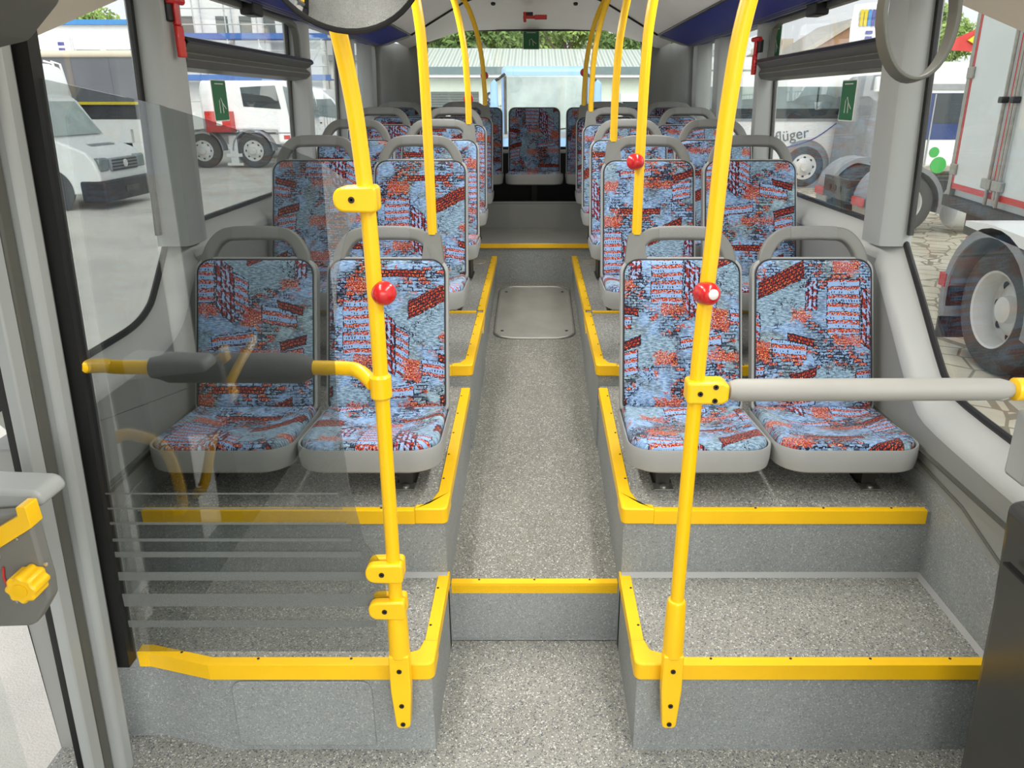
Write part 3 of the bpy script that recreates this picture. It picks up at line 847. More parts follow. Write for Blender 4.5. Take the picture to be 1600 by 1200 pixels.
def grow(out, d):
    xs = [p[0] for p in out]; ys = [p[1] for p in out]
    cx, cy = (min(xs) + max(xs)) / 2, (min(ys) + max(ys)) / 2
    hw, hh = (max(xs) - min(xs)) / 2, (max(ys) - min(ys)) / 2
    return [(cx + (x - cx) * (hw + d) / hw, cy + (y - cy) * (hh + d) / hh) for x, y in out]
def make_seat(handle=True):
    t = thing('bus_seat', (0, 0, 0), 'seat', 'bus seat')
    H = 0.2
    b = MB()
    so = grow(cush_out, 0.012)
    b.loft([[(x * 0.93, y * 0.95 + 0.012, -0.092) for x, y in so], [(x * 0.985, 0.2 + (y - 0.2) * 0.985, -0.084) for x, y in so], [(x, y, -0.06) for x, y in so], [(x, y, -0.018 - 0.06 * y) for x, y in so],
            [(x * 0.992, 0.2 + (y - 0.2) * 0.992, -0.012 - 0.06 * y) for x, y in so], [(x * 0.965, 0.2 + (y - 0.2) * 0.965, -0.016 - 0.06 * y) for x, y in so], [(x * 0.95, 0.2 + (y - 0.2) * 0.95, -0.078) for x, y in so]], 0)
    bo = grow(back_out, 0.011)
    def bm_(a, c, h): return backmap(a, c, h)
    b.loft([[bm_(x * 0.9, c, -0.05) for x, c in bo], [bm_(x, c, -0.035) for x, c in bo], [bm_(x, c, 0.006) for x, c in bo], [bm_(x * 0.985, 0.2555 + (c - 0.2555) * 0.99, 0.009) for x, c in bo]], 0)
    b.build('shell', 'shell', t).location = (0, 0, H)
    b = MB(); ring_pad(b, cush_out, [(0.0, -0.03), (0.0, -0.012), (0.004, 0.0), (0.014, 0.008), (0.03, 0.011)], cushmap)
    b.build('cushion', 'fabric', t, angle=80).location = (0, 0, H)
    b = MB(); ring_pad(b, back_out, [(0.0, 0.0), (0.0, 0.012), (0.004, 0.019), (0.012, 0.024), (0.03, 0.027)], backmap, 0, (0.13, 0.31))
    bk = b.build('backrest', 'fabric', t, angle=80); bk.location = (0, 0, H)
    b = MB(); b.tube([backmap(x, c, 0.013) for x, c in grow(back_out, 0.001)], 0.0032, 6, closed=True)
    p = b.build('piping', 'piping', bk)
    if handle:
        def hp(a, c, h=-0.006): return backmap(a, c, h)
        sec = round_poly([(-0.014, -0.016), (0.014, -0.016), (0.014, 0.016), (-0.014, 0.016)], 0.006, 3)
        up = (0, -DZ, DY)
        b = MB()
        arm = [(0.168, 0.490), (0.163, 0.528), (0.142, 0.570), (0.112, 0.597), (0.079, 0.6045), (0.03, 0.606)]
        path = smooth_path([hp(-x, c) for x, c in arm] + [hp(x, c) for x, c in reversed(arm)], 4)
        b.sweep(path, [(x * 1.55, y * 1.1) for x, y in sec], 0, up=up)
        h = b.build('handle', 'handle', t); h.location = (0, 0, H)
        b = MB(); b.sweep([hp(-0.079, 0.605), hp(-0.03, 0.607), hp(0.03, 0.607), hp(0.079, 0.605)], [(x * 1.62, y * 1.17) for x, y in sec], 0, up=up)
        b.build('grip', 'grip', h)
    b = MB(); b.prism([(-0.03, 0.0), (0.03, 0.0), (0.03, 0.02), (0.022, 0.02), (0.022, 1.0), (-0.022, 1.0), (-0.022, 0.02), (-0.03, 0.02)], 'y', 0.10 if handle else 0.36, 0.30 if handle else 0.42)
    lg = b.build('leg', 'darkmetal', t); lg.scale = (1, 1, H - 0.085)
    b = MB(); yb = 0.085 if handle else 0.345
    b.lathe([(0.011, 0), (0.011, 0.007), (0.006, 0.010)], (0, yb, 0.0), (0, 0, 1), 10)
    b.box(-0.03, 0.03, yb - 0.02, yb + 0.025, 0, 0.003)
    b.build('bolt', 'steel', lg)
    lg.children[0].scale = (1, 1, 1 / lg.scale[2])
    return t
seatA = make_seat(True)
seatB = make_seat(False)
used = {}
def socket_mesh():
    b = MB()
    po = round_poly([(0.118, 0.500), (0.196, 0.500), (0.190, 0.55), (0.183, 0.604), (0.130, 0.604), (0.128, 0.575)], [0.004, 0.004, 0.01, 0.008, 0.008, 0.004], 3)
    b.loft([[backmap(a, c, -0.024) for a, c in po], [backmap(a, c, 0.012) for a, c in po]], 0)
    return b
def place_seat(proto, x, fy, zfloor, zref, label, group, pole=0, legx=0.0):
    if proto.name in used: o = copy_tree(proto)
    else: o = proto; used[proto.name] = 1
    o.location = (x, fy, zfloor)
    H = zref - zfloor
    for ch in list(o.children):
        nmn = ch.name.split('.')[0]
        if nmn == 'leg':
            ch.scale = (1, 1, H - 0.085)
            ch.location = (legx, 0, 0)
            for q in ch.children: q.scale = (1, 1, 1 / (H - 0.085))
        else: ch.location = (0, 0, H)
    tag(o, label, 'bus seat', group)
    if pole:
        s = socket_mesh().build('pole_socket', 'handle', o); s.location = (0, 0, H); s.scale = (pole, 1, 1)
        if pole < 0: s.data.flip_normals()
    return o
ROWS = [(2.67, 1.254), (3.59, 1.516), (4.365, 1.568), (5.10, 1.623), (5.85, 1.655)]
FLOORZ = [lambda y: 0.51 + (y - 2.035) * 0.0518, lambda y: 0.642, lambda y: 0.645, lambda y: 0.65, lambda y: 0.742]
RN = ['front', 'second', 'third', 'fourth', 'fifth']
POLES = {(-1, 0), (-1, 2), (-1, 4), (1, 0), (1, 1), (1, 3), (1, 4)}
pole_at = []
placed = []
for r, (hy, hz) in enumerate(ROWS):
    fy = hy - 0.585; zr = hz - 0.555
    for s, nm in SIDES:
        for kx, kn in ((0.508, 'aisle'), (0.962, 'window')):
            pl = -s if (kn == 'aisle' and (s, r) in POLES) else 0
            ya = max(fy, {0: 2.05, 1: 2.995, 2: 3.86, 3: 3.9, 4: 5.36}[r])
            zf = FLOORZ[r](fy + 0.15)
            placed.append((fy, zf))
            o = place_seat(seatA, s * kx, fy, zf, zr, 'city-print seat with grey handle on the %s side, %s place, %s row' % (nm, kn, RN[r]), 'seats in rows', pl, (-s if kn == 'aisle' else s) * 0.10)
            if pl: pole_at.append((s, r, s * kx + pl * 0.155, hy, hz))
for k, x in enumerate((-0.925, -0.465, 0.0, 0.465, 0.925)):
    place_seat(seatB, x, 6.02, 0.742, 1.158, 'handleless city-print seat of the rear bench, %s' % ('against the left wall', 'left of the middle one', 'in the middle facing the aisle', 'right of the middle one', 'against the right wall')[k], 'rear bench seats')

# ------------------------------------------------------------------ grab poles
def stop_button(parent, loc, aim, white=True, r=0.0245):
    b = MB(); b.lathe([(r * 0.9, -0.028), (r, -0.02), (r, 0.0), (r * 0.93, 0.010), (r * 0.72, 0.017), (r * 0.35, 0.021), (0.001, 0.022)], loc, aim, 28)
    o = b.build('stop_button', 'red', parent); tag(o, 'red stop button')
    if white:
        c = Vector(loc) + Vector(aim).normalized() * 0.018
        b = MB(); b.lathe([(r * 0.45, 0), (r * 0.45, 0.004), (r * 0.3, 0.007), (0.001, 0.008)], c, aim, 20)
        b.build('push_cap', 'white', o)
    return o
PR = 0.0165
for s, r, x, y, z in pole_at:
    nm = 'left' if s < 0 else 'right'
    t = thing('grab_pole', (x, y, z - 0.017), 'thin yellow grab pole rising from the %s-row aisle seat on the %s' % (RN[r], nm), 'grab pole', 'yellow poles on the seats')
    top = [(0, 0, 0), (0, 0, (1.80 - z) * 0.5), (s * 0.004, 0, 1.80 - z), (s * 0.014, 0, 1.95 - z), (s * 0.045, 0, 2.12 - z), (s * 0.09, 0, 2.26 - z), (s * 0.135, 0, 2.345 - z)]
    b = MB(); b.tube(smooth_path(top, 6), PR, 16); b.build('pole', 'yellow', t)
    b = MB(); b.lathe([(0.03, 0), (0.03, 0.012), (PR, 0.02)], (s * 0.133, 0, 2.35 - z), (-s * 0.5, 0, -1), 16); b.build('ceiling_flange', 'yellow', t)
    if (s, r) == (1, 0): stop_button(t, (-0.022, -0.035, 1.48 - z + 0.017), (-0.5, -1, 0.1), False, 0.027)
    if (s, r) == (-1, 2): stop_button(t, (0.0, 0.03, 0.13), (0, 1, 0.1), False, 0.026)
    if (s, r) == (-1, 4): stop_button(t, (0.0, 0.03, 0.20), (0.1, 1, 0), False, 0.028)
    if (s, r) == (1, 4): stop_button(t, (0.0, 0.03, 0.22), (0.1, 1, 0), False, 0.028)

def clamp(parent, z, ln, sg, two=False):
    """split clamp round the pole with a rounded tongue along sg*x"""
    b = MB()
    po = round_poly([(-sg * 0.026, -0.027), (sg * ln, -0.024), (sg * ln, 0.024), (-sg * 0.026, 0.027)], [0.010, 0.022, 0.022, 0.010], 6)
    b.prism([(x, z + q) for x, q in po], 'y', -0.026, 0.0)
    b.prism([(x, z + q) for x, q in po], 'y', 0.006, 0.028)
    o = b.build('clamp', 'yellow', parent, bevel=0.005, seg=3)
    b = MB(); b.lathe([(0.0065, 0), (0.0065, 0.002), (0.003, 0.002), (0.002, 0.0)], (sg * 0.024, -0.026, z), (0, -1, 0), 14)
    b.build('screw', 'bolt', o)
    return o
def foot(parent):
    b = MB()
    b.tube([(0, 0, 0.10), (0, 0, 0.17), (0, 0, 0.258), (0, 0, 0.268)], [0.026, 0.026, 0.0235, 0.021], 18)
    po = round_poly([(-0.018, -0.12), (0.018, -0.12), (0.026, 0.0), (0.026, 0.11), (-0.026, 0.11), (-0.026, 0.0)], [0.012, 0.012, 0.01, 0.004, 0.004, 0.01], 4)
    b.prism(po, 'y', -0.022, 0.012)
    o = b.build('foot_bracket', 'yellow', parent, bevel=0.006, seg=3)
    for z in (-0.105, -0.045, 0.065):
        c = MB(); c.lathe([(0.0065, 0), (0.0065, 0.002), (0.003, 0.002), (0.002, 0.0)], (0, -0.0225 if z < 0.1 else -0.026, z), (0, -1, 0), 14)
        c.build('screw', 'bolt', o)
    return o
PZ = 0.30
t = thing('grab_pole', (-0.343, 1.598, 0.245), 'tall yellow pole at the left front platform holding the glass screen', 'grab pole')
b = MB(); b.tube(smooth_path([(0, 0, 0.15), (0.002, 0, 0.6), (0.004, 0, 1.1), (-0.002, 0, 1.30), (-0.012, -0.01, 1.45), (-0.034, -0.03, 1.60), (-0.085, -0.06, 1.80), (-0.165, -0.08, 1.94), (-0.232, -0.09, 2.01)], 6), PR, 18)
b.build('pole', 'yellow', t)
foot(t)
for z, ln in ((1.482 - 0.245, -0.062), (0.600 - 0.245, -0.064), (0.494 - 0.245, -0.064)): clamp(t, z, abs(ln), -1)
stop_button(t, (0.026, -0.012, 1.288 - 0.245), (0.45, -1, 0.25), False, 0.026)
t.children[-1]['label'] = 'red stop button'
# padded grab bar on the left pole
b = MB(); b.tube(smooth_path([(-0.66, 0.0, 0.875), (-0.63, 0.045, 0.862), (-0.58, 0.055, 0.855), (-0.3, 0.055, 0.853), (-0.10, 0.055, 0.853), (-0.05, 0.035, 0.850), (-0.015, 0.0, 0.835)], 5), 0.0165, 16)
br = b.build('grab_bar', 'yellow', t)
b = MB(); b.tube([(-0.530, 0.055, 0.854), (-0.527, 0.055, 0.854), (-0.510, 0.055, 0.854), (-0.488, 0.055, 0.854), (-0.2, 0.055, 0.853), (-0.185, 0.055, 0.853), (-0.164, 0.055, 0.853), (-0.160, 0.055, 0.853)], [0.018, 0.024, 0.027, 0.035, 0.035, 0.033, 0.024, 0.019], 20)
b.build('foam_sleeve', 'bardark', br)
b = MB(); b.tube([(0.002, 0, 0.80), (0.002, 0, 0.806), (0.002, 0, 0.852), (0.002, 0, 0.858)], [0.019, 0.024, 0.024, 0.019], 18); b.build('collar', 'yellow', br)

t = thing('grab_pole', (0.352, 1.598, 0.245), 'tall yellow pole at the right front platform with a grey padded rail', 'grab pole')
b = MB(); b.tube(smooth_path([(0, 0, 0.15), (0.004, 0, 0.6), (0.010, 0, 0.95), (0.018, 0, 1.15), (0.022, 0, 1.30), (0.028, 0, 1.42), (0.046, 0, 1.58), (0.10, -0.01, 1.80), (0.18, -0.02, 1.92), (0.262, -0.02, 1.985)], 6), PR, 18)
b.build('pole', 'yellow', t)
foot(t)
stop_button(t, (0.012, -0.026, 1.290 - 0.245), (0.3, -1, 0.15), True)
b = MB()
po = round_poly([(-0.024, -0.026), (0.055, -0.026), (0.068, -0.018), (0.068, 0.018), (0.055, 0.026), (-0.024, 0.026)], [0.008, 0.01, 0.01, 0.01, 0.01, 0.008], 4)
b.prism([(x + 0.008, z + 0.82) for x, z in po], 'y', -0.025, 0.025)
cl = b.build('clamp', 'yellow', t, bevel=0.006, seg=3)
for x, z in ((0.045, 0.836), (0.045, 0.804), (0.012, 0.82)):
    c = MB(); c.lathe([(0.006, 0), (0.006, 0.002), (0.003, 0.002), (0.002, 0.0)], (x, -0.0255, z), (0, -1, 0), 14); c.build('screw', 'bolt', cl)
b = MB(); b.tube([(0.06, 0.0, 0.82), (0.078, 0.0, 0.82), (0.081, 0.0, 0.82), (0.10, 0.0, 0.82), (0.63, 0.0, 0.822), (0.68, 0.0, 0.822), (0.705, 0.0, 0.822), (0.712, 0, 0.822)], [0.013, 0.013, 0.020, 0.0255, 0.0255, 0.0245, 0.018, 0.014], 22)
br = b.build('padded_rail', 'bar', t)
b = MB(); b.lathe([(0.014, 0), (0.026, 0.006), (0.026, 0.05), (0.03, 0.05), (0.03, 0.11)], (0.708, 0, 0.822), (1, 0, 0), 18); tag(b.build('wall_fitting', 'yellow', br), 'yellow wall fitting')

# ------------------------------------------------------------------ glass screen by the door
gl = [(-1.06, 0.318), (-0.366, 0.353), (-0.366, 0.606), (-0.408, 0.669), (-0.433, 0.824), (-0.443, 1.017), (-0.439, 1.139), (-0.417, 1.323), (-0.392, 1.404), (-0.366, 1.443), (-0.362, 1.500), (-0.43, 1.555), (-0.552, 1.602), (-0.673, 1.642), (-0.739, 1.662), (-0.97, 1.712)]
gl[0] = (-1.05, 0.353)
t = thing('glass_screen', (-0.7, 1.60, 0.353), 'clear glass partition with frosted stripes beside the left door', 'glass partition')
b = MB(); b.prism([(x + 0.7, z - 0.353) for x, z in gl], 'y', 0.0, 0.005); b.build('pane', 'partglass', t, smooth=False)
def glass_x(z):
    for (xa, za), (xc, zc) in zip(gl[1:9], gl[2:10]):
        if za <= z <= zc and zc > za: return xa + (xc - xa) * (z - za) / (zc - za)
    return -0.366
for z0, z1 in ((0.803, 0.807), (0.763, 0.768), (0.722, 0.729), (0.676, 0.684), (0.632, 0.647), (0.566, 0.590), (0.490, 0.527), (0.428, 0.448)):
    b = MB(); b.box(-0.318, glass_x((z0 + z1) / 2) + 0.7 - 0.03, -0.0008, -0.0003, z0 - 0.353, z1 - 0.353); b.build('frosted_stripe', 'frost', t, smooth=False)
b = MB()
rg = lambda x, z: [(x - 0.022, 1.585, z), (x + 0.018, 1.585, z), (x + 0.018, 1.622, z), (x - 0.022, 1.622, z)]
b.loft([rg(-1.048, 0.315), rg(-0.965, 2.0)], 0)
trim(b, 'black', 'black edge profile holding the glass screen')

# ------------------------------------------------------------------ door post, door leaves and fittings on the left
b = MB()
def post(x0, x1, y0, y1, z0, z1, dx):
    r = lambda z, d: [(x0 + d, y0, z), (x1 + d, y0, z), (x1 + d, y1, z), (x0 + d, y1, z)]
    b.loft([r(z0, 0), r(z1, dx)], 0)
post(-1.108, -1.065, 1.525, 1.58, 0.0, 2.1, 0.10)
struct(b, 'door_1', 'pillar', 'wide grey door post at the left front', 'door post', bevel=0.015)
b = MB(); post(-1.135, -1.09, 1.485, 1.522, 0.0, 2.1, 0.10)
struct(b, 'door_1', 'darkgrey', 'dark recessed inner door jamb at the left front', 'door post', bevel=0.006)
b = MB(); post(-1.111, -1.085, 1.44, 1.482, 0.0, 2.1, 0.09)
struct(b, 'door_1', 'pillar', 'slim grey door leaf frame at the left front', 'door', bevel=0.004)
b = MB(); post(-1.128, -1.1115, 1.445, 1.478, 0.0, 2.1, 0.09)
struct(b, 'door_1', 'black', 'black rubber edge of the slim door leaf frame', 'door')
b = MB(); post(-1.28, -1.19, 0.80, 1.05, -0.05, 2.0, 0.02); post(-1.28, -1.19, -1.2, 0.45, -0.05, 2.0, 0.02)
b.box(-1.28, -1.19, -0.1, 1.43, -0.1, 0.06)
struct(b, 'door_1', 'black', 'black folding door frames beside the entrance', 'door')
b = MB(); b.box(-1.245, -1.24, 0.44, 1.44, 0.05, 2.0)
pane(b, 'glass of the folding entrance door')
for k, pts in enumerate([[(-1.15, 1.376, 0.80), (-1.14, 1.30, 0.81), (-1.13, 1.22, 0.785), (-1.13, 1.06, 0.66), (-1.15, 0.98, 0.43), (-1.19, 0.97, 0.40)], [(-1.19, 0.82, 0.38), (-1.15, 0.81, 0.42), (-1.13, 0.675, 0.617), (-1.13, 0.43, 0.72), (-1.15, 0.2, 0.75), (-1.19, 0.15, 0.75)]]):
    b = MB(); b.tube(smooth_path(pts, 5), 0.017, 12)
    tag(b.build('door_handrail', 'yellow'), ('curved yellow handrail on the rear door leaf', 'curved yellow handrail on the front door leaf')[k], 'handrail')
# door release box
t = thing('door_release_box', (-0.93, 1.26, 0.868), 'grey door release box with yellow edge on the left door post', 'door release')
b = MB()
po = round_poly([(-0.16, 0.12), (0.060, 0.135), (0.064, 0.0), (0.060, -0.04), (0.020, -0.098), (-0.16, -0.105)], [0.01, 0.015, 0.01, 0.02, 0.03, 0.01], 5)
b.prism(po, 'y', -0.10, -0.07); b.build('housing', 'handle', t, bevel=0.006, seg=3)
b = MB(); b.prism(round_poly([(-0.16, 0.10), (0.062, 0.125), (0.055, 0.155), (-0.16, 0.165)], [0, 0.01, 0.02, 0], 4), 'y', -0.06, 0.02); b.build('cover', 'pillar', t, bevel=0.01, seg=3)
b = MB(); b.prism(round_poly([(-0.16, -0.03), (-0.028, 0.055), (0.074, 0.118), (0.072, 0.158), (0.055, 0.158), (0.055, 0.140), (-0.04, 0.085), (-0.16, 0.01)], 0.003, 3), 'y', -0.118, -0.085); b.build('edge_strip', 'yellow', t, bevel=0.004)
b = MB()
kp = []
for k in range(48):
    a = 2 * PI * k / 48; r = 0.026 + 0.0022 * math.cos(8 * a); kp.append((0.046 + r * math.cos(a), 0.010 + r * math.sin(a)))
b.prism(kp, 'y', -0.145, -0.10); kn = b.build('release_knob', 'yellow', t, bevel=0.004)
b = MB(); b.lathe([(0.013, 0), (0.013, 0.001), (0.004, 0.0015)], (0.046, -0.1455, 0.010), (0, -1, 0), 16); b.build('knob_hole', 'nosing', kn)
b = MB(); b.tube([(-0.005, -0.103, 0.03), (-0.009, -0.103, 0.01), (-0.007, -0.103, -0.02)], 0.002, 6); b.add([(-0.012, -0.104, -0.018), (-0.001, -0.104, -0.020), (-0.005, -0.104, -0.030)], [(0, 1, 2)]); b.build('arrow_mark', 'redtape', t)
for x, z in ((-0.01, 0.05), (0.03, 0.085), (0.0, -0.045), (0.07, 0.035)):
    b = MB(); b.lathe([(0.004, 0), (0.004, 0.002), (0.001, 0.003)], (x, -0.10, z), (0, -1, 0), 10); b.build('screw', 'steel', t)
# door drive cover in the upper left corner
b = MB(); b.prism(round_poly([(-1.25, 1.70), (-0.80, 1.735), (-0.73, 1.75), (-0.675, 1.80), (-0.61, 2.06), (-1.25, 2.06)], [0, 0.01, 0.02, 0.03, 0, 0], 4), 'y', 0.5, 1.22)
tag(b.build('door_drive_cover', 'darkgrey', bevel=0.01), 'dark grey door drive cover in the upper left corner', 'cover')

# black console and panel at the right front
t = thing('driver_console', (1.2, 0.9, 0.0), 'black scuffed console beside the right front platform', 'console')
b = MB()
rr = lambda x0, z: [(x0 - 1.2, -0.8, z), (-0.003, -0.8, z), (-0.003, 0.57, z), (x0 - 1.2 + 0.02, 0.57, z)]
b.loft([rr(1.035, 0.0), rr(1.012, 0.6), rr(0.992, 0.87)], 0); b.build('body', 'satin', t, bevel=0.03, seg=4)
b = MB(); b.box(-0.2045, -0.19, -0.8, 0.5, 0.745, 0.750); b.build('seam', 'black', t)
b = MB(); r2 = lambda z, d: [(1.06 + d, 1.2, z), (1.24, 1.2, z), (1.24, 1.56, z), (1.045 + d, 1.56, z)]
b.loft([r2(0.86, 0.0), r2(1.12, 0.02), r2(1.9, 0.05)], 0)
b = MB(); b.box(1.07, 1.25, 1.50, 1.58, 0.87, 1.03)
trim(b, 'pillar', 'grey panel behind the black console on the right', bevel=0.01)

# ------------------------------------------------------------------ mirror, ring strap, hammers, stickers
t = thing('interior_mirror', (-0.313, 1.42, 1.905), 'round convex interior mirror with black rim at the top left', 'mirror')
nrm = Vector((0.12, -0.90, -0.42)).normalized()
b = MB(); R = 0.135
b.lathe([(R * math.sin(a), 0.03 * (math.cos(a) - math.cos(1.2)) / (1 - math.cos(1.2))) if False else (R * k / 10, 0.028 * (1 - (k / 10) ** 2)) for k, a in [(k, 0) for k in range(10, 0, -1)]] + [(0.0005, 0.028)], (0, 0, 0), nrm, 48)
b.build('mirror_face', 'mirror', t)
b = MB(); u = nrm.orthogonal().normalized(); w = nrm.cross(u)
b.tube([(u * math.cos(2 * PI * k / 48) + w * math.sin(2 * PI * k / 48)) * R for k in range(48)], 0.005, 8, closed=True); b.build('rim', 'black', t)
b = MB(); b.lathe([(R, 0.0), (R * 0.9, -0.02), (R * 0.5, -0.035), (0.01, -0.04)], (0, 0, 0), nrm, 40); b.build('back_cover', 'black', t)
b = MB(); b.tube([tuple(-nrm * 0.035), (0, 0.10, 0.2), (0, 0.10, 0.47)], 0.011, 10); b.build('arm', 'black', t)

t = thing('strap_loop', (0.588, 1.30, 1.80), 'grey plastic strap loop hanging at the upper right', 'strap loop')
b = MB()
pts = [(0.056 * math.cos(a), 0.012 * math.sin(a), 0.095 * math.sin(a) - 0.006) for a in [2 * PI * k / 40 for k in range(40)]]
b.sweep(pts, [(-0.016, -0.0035), (0.016, -0.0035), (0.016, 0.0035), (-0.016, 0.0035)], 0, None, True)
b.build('loop', 'darkgrey', t, bevel=0.002)
b = MB(); b.box(-0.014, 0.014, -0.012, 0.012, 0.085, 0.42); b.build('hanger', 'darkgrey', t, bevel=0.004)

def hammer(loc, label, rot, sd=1):
    t = thing('emergency_hammer', loc, label, 'emergency hammer')
    t.rotation_euler = rot
    b = MB(); b.box(-0.016, 0.016, -0.014, 0.0, -0.105, -0.01); b.build('handle', 'red', t, bevel=0.004)
    b = MB(); b.box(-0.011, 0.011, -0.012, 0.004, -0.01, 0.075); b.build('neck', 'red', t, bevel=0.003)
    b = MB(); b.tube([(-0.034, -0.006, 0.062), (0.036, -0.006, 0.062)], [0.011, 0.012], 12); b.build('head', 'red', t, bevel=0.002)
    b = MB(); b.box(min(0, 0.036 * sd), max(0, 0.036 * sd), -0.004, 0.016, 0.0, 0.06); b.build('holder', 'black', t, bevel=0.004)
    for k in range(5):
        c = MB(); c.box(0.014, 0.0175, -0.012, -0.002, -0.098 + k * 0.017, -0.090 + k * 0.017); c.build('slot', 'redtape', t)
    return t
hammer((-1.145, 2.70, 1.905), 'red emergency hammer on the left front window pillar', (0, 0, PI / 2 * 0.8), -1)
hammer((1.135, 4.27, 1.90), 'red emergency hammer on the right second pillar', (0, 0, -PI / 2 * 0.8))
h = hammer((-0.01, 6.40, 2.262), 'red emergency hammer on the rear ceiling above the back window', (0, -PI / 2, 0))
h.scale = (1, 1, 1)

def sticker(name, cx, cz, w, hgt, place, label, rot):
    t = thing(name, place, label, 'sticker')
    t.rotation_euler = rot
    b = MB(); b.prism(round_poly([(-w / 2, -hgt / 2), (w / 2, -hgt / 2), (w / 2, hgt / 2), (-w / 2, hgt / 2)], 0.006, 3), 'y', -0.0012, 0); b.build('border', 'white', t)
    b = MB(); b.prism(round_poly([(-w / 2 + 0.004, -hgt / 2 + 0.004), (w / 2 - 0.004, -hgt / 2 + 0.004), (w / 2 - 0.004, hgt / 2 - 0.004), (-w / 2 + 0.004, hgt / 2 - 0.004)], 0.005, 3), 'y', -0.002, -0.0012); b.build('face', 'green', t)
    b = MB()
    b.tube([(-w * 0.1, -0.0022, -hgt * 0.3), (-w * 0.1, -0.0022, 0.0), (0, -0.0022, hgt * 0.08), (w * 0.1, -0.0022, -hgt * 0.05), (w * 0.12, -0.0022, -hgt * 0.3)], 0.0018, 6)
    b.tube([(w * 0.1, -0.0022, -hgt * 0.05), (w * 0.32, -0.0022, -hgt * 0.2)], 0.0018, 6)
    b.build('pictogram', 'white', t)
    b = MB(); b.tube([(-w * 0.28, -0.0022, hgt * 0.40), (w * 0.28, -0.0022, hgt * 0.40)], 0.0025, 6); b.build('caption_bar', 'white', t)
sticker('exit_sticker', 0, 0, 0.135, 0.14, (-0.026, 6.853, 2.135), 'green emergency exit sticker on the back window', (0, 0, 0))
sticker('exit_sticker', 0, 0, 0.15, 0.155, (-(WX + 0.072 - lean(1.7)), 3.25, 1.67), 'green exit sticker on the left sliding window', (0, 0, PI / 2))
sticker('exit_sticker', 0, 0, 0.15, 0.155, (WX + 0.072 - lean(1.7), 3.26, 1.67), 'green exit sticker on the right sliding window', (0, 0, -PI / 2))
sticker('exit_sticker', 0, 0, 0.15, 0.155, (WX + 0.072 - lean(1.95), 4.30, 1.95), 'green exit sticker high on the second right pane', (0, 0, -PI / 2))
# riser hatch line at the bottom left
b = MB(); op = round_poly([(-0.80, 0.02), (-0.43, 0.02), (-0.43, 0.235), (-0.80, 0.235)], [0.01, 0.01, 0.03, 0.03], 5)
b.prism(op, 'y', 1.624, 1.631)
t = tag(b.build('access_panel', 'riser', bevel=0.002), 'flush access panel in the left platform riser', 'access panel')
for x in (-0.74, -0.62, -0.49):
    b = MB(); b.lathe([(0.004, 0), (0.004, 0.002), (0.001, 0.003)], (x, 1.624, 0.215), (0, -1, 0), 10); b.build('screw', 'steel', t)

# ------------------------------------------------------------------ outdoors
G = -0.35
b = MB(); b.box(-60, 1.6, -20, 80, G - 0.1, G); struct(b, 'ground', 'asphalt', 'worn grey asphalt yard', 'ground')
b = MB(); b.box(1.6, 60, -20, 80, G - 0.1, G); struct(b, 'ground', 'pavers', 'pale hexagonal paved yard on the right', 'ground')
def wheel(parent, c, r, w, axis, rim='rim', deep=0.0, nm='wheel'):
    ax = Vector(axis).normalized(); c = Vector(c)
    b = MB()
    b.lathe([(r * 0.60, w / 2), (r * 0.80, w / 2 + 0.01), (r * 0.93, w / 2 - 0.01), (r, w / 2 - 0.05), (r, -w / 2 + 0.05), (r * 0.9, -w / 2), (r * 0.5, -w / 2)], c, ax, 40, caps=False)
    t = b.build(nm, 'tyre', parent)
    b = MB(); d = w / 2 - deep
    b.lathe([(r * 0.62, w / 2 - 0.02), (r * 0.60, w / 2 + 0.006), (r * 0.57, w / 2 - 0.005), (r * 0.54, d), (r * 0.44, d - 0.01), (r * 0.40, d + 0.01), (r * 0.22, d + 0.03), (r * 0.20, d + 0.09), (r * 0.1, d + 0.10), (0.001, d + 0.10)], c, ax, 40, caps=False)
    q = b.build('rim', rim, t)
    u = ax.orthogonal().normalized(); v = ax.cross(u)
    for k in range(8):
        a = 2 * PI * k / 8
        p = c + (u * math.cos(a) + v * math.sin(a)) * r * 0.44 + ax * (d - 0.004)
        e = MB(); e.lathe([(r * 0.065, 0.0), (r * 0.065, 0.006), (0.001, 0.007)], p, ax, 12); e.build('hand_hole', 'bumper', t)
    return t
# white high-roof van on the left, nose to the right
t = thing('van', (-8.4, 15.3, G), 'white high-roof delivery van beyond the left front window, nose to the right', 'van')
b = MB()
pv = [(0.0, 0.30), (0.02, 0.62), (-0.06, 0.92), (-0.20, 1.10), (-0.78, 1.34), (-1.22, 2.02), (-1.32, 2.10), (-1.36, 2.12), (-1.36, 2.42), (-1.45, 2.66), (-1.65, 2.74), (-6.0, 2.76), (-6.0, 0.30)]
b.prism(pv, 'y', 0.0, 1.95); b.build('body', 'paint', t, bevel=0.08, seg=4)
b = MB(); b.add([(-0.80, 0.10, 1.37), (-0.80, 1.85, 1.37), (-1.20, 1.75, 2.0), (-1.20, 0.20, 2.0)], [(0, 1, 2, 3)]); o = b.build('windscreen', 'screen', t); o.location = (0.02, 0, 0.015)
b = MB(); b.prism([(-0.98, 1.36), (-1.5, 1.34), (-1.5, 1.95), (-1.28, 1.95)], 'y', -0.012, 0.0); b.build('side_window', 'mdglass', t)
b = MB(); b.box(-0.05, 0.035, 0.45, 1.5, 0.70, 0.96); gr = b.build('grille', 'guard', t, bevel=0.03)
for k in range(4):
    c = MB(); c.box(0.03, 0.045, 0.48, 1.47, 0.72 + k * 0.06, 0.75 + k * 0.06); c.build('bar', 'bumper', gr)
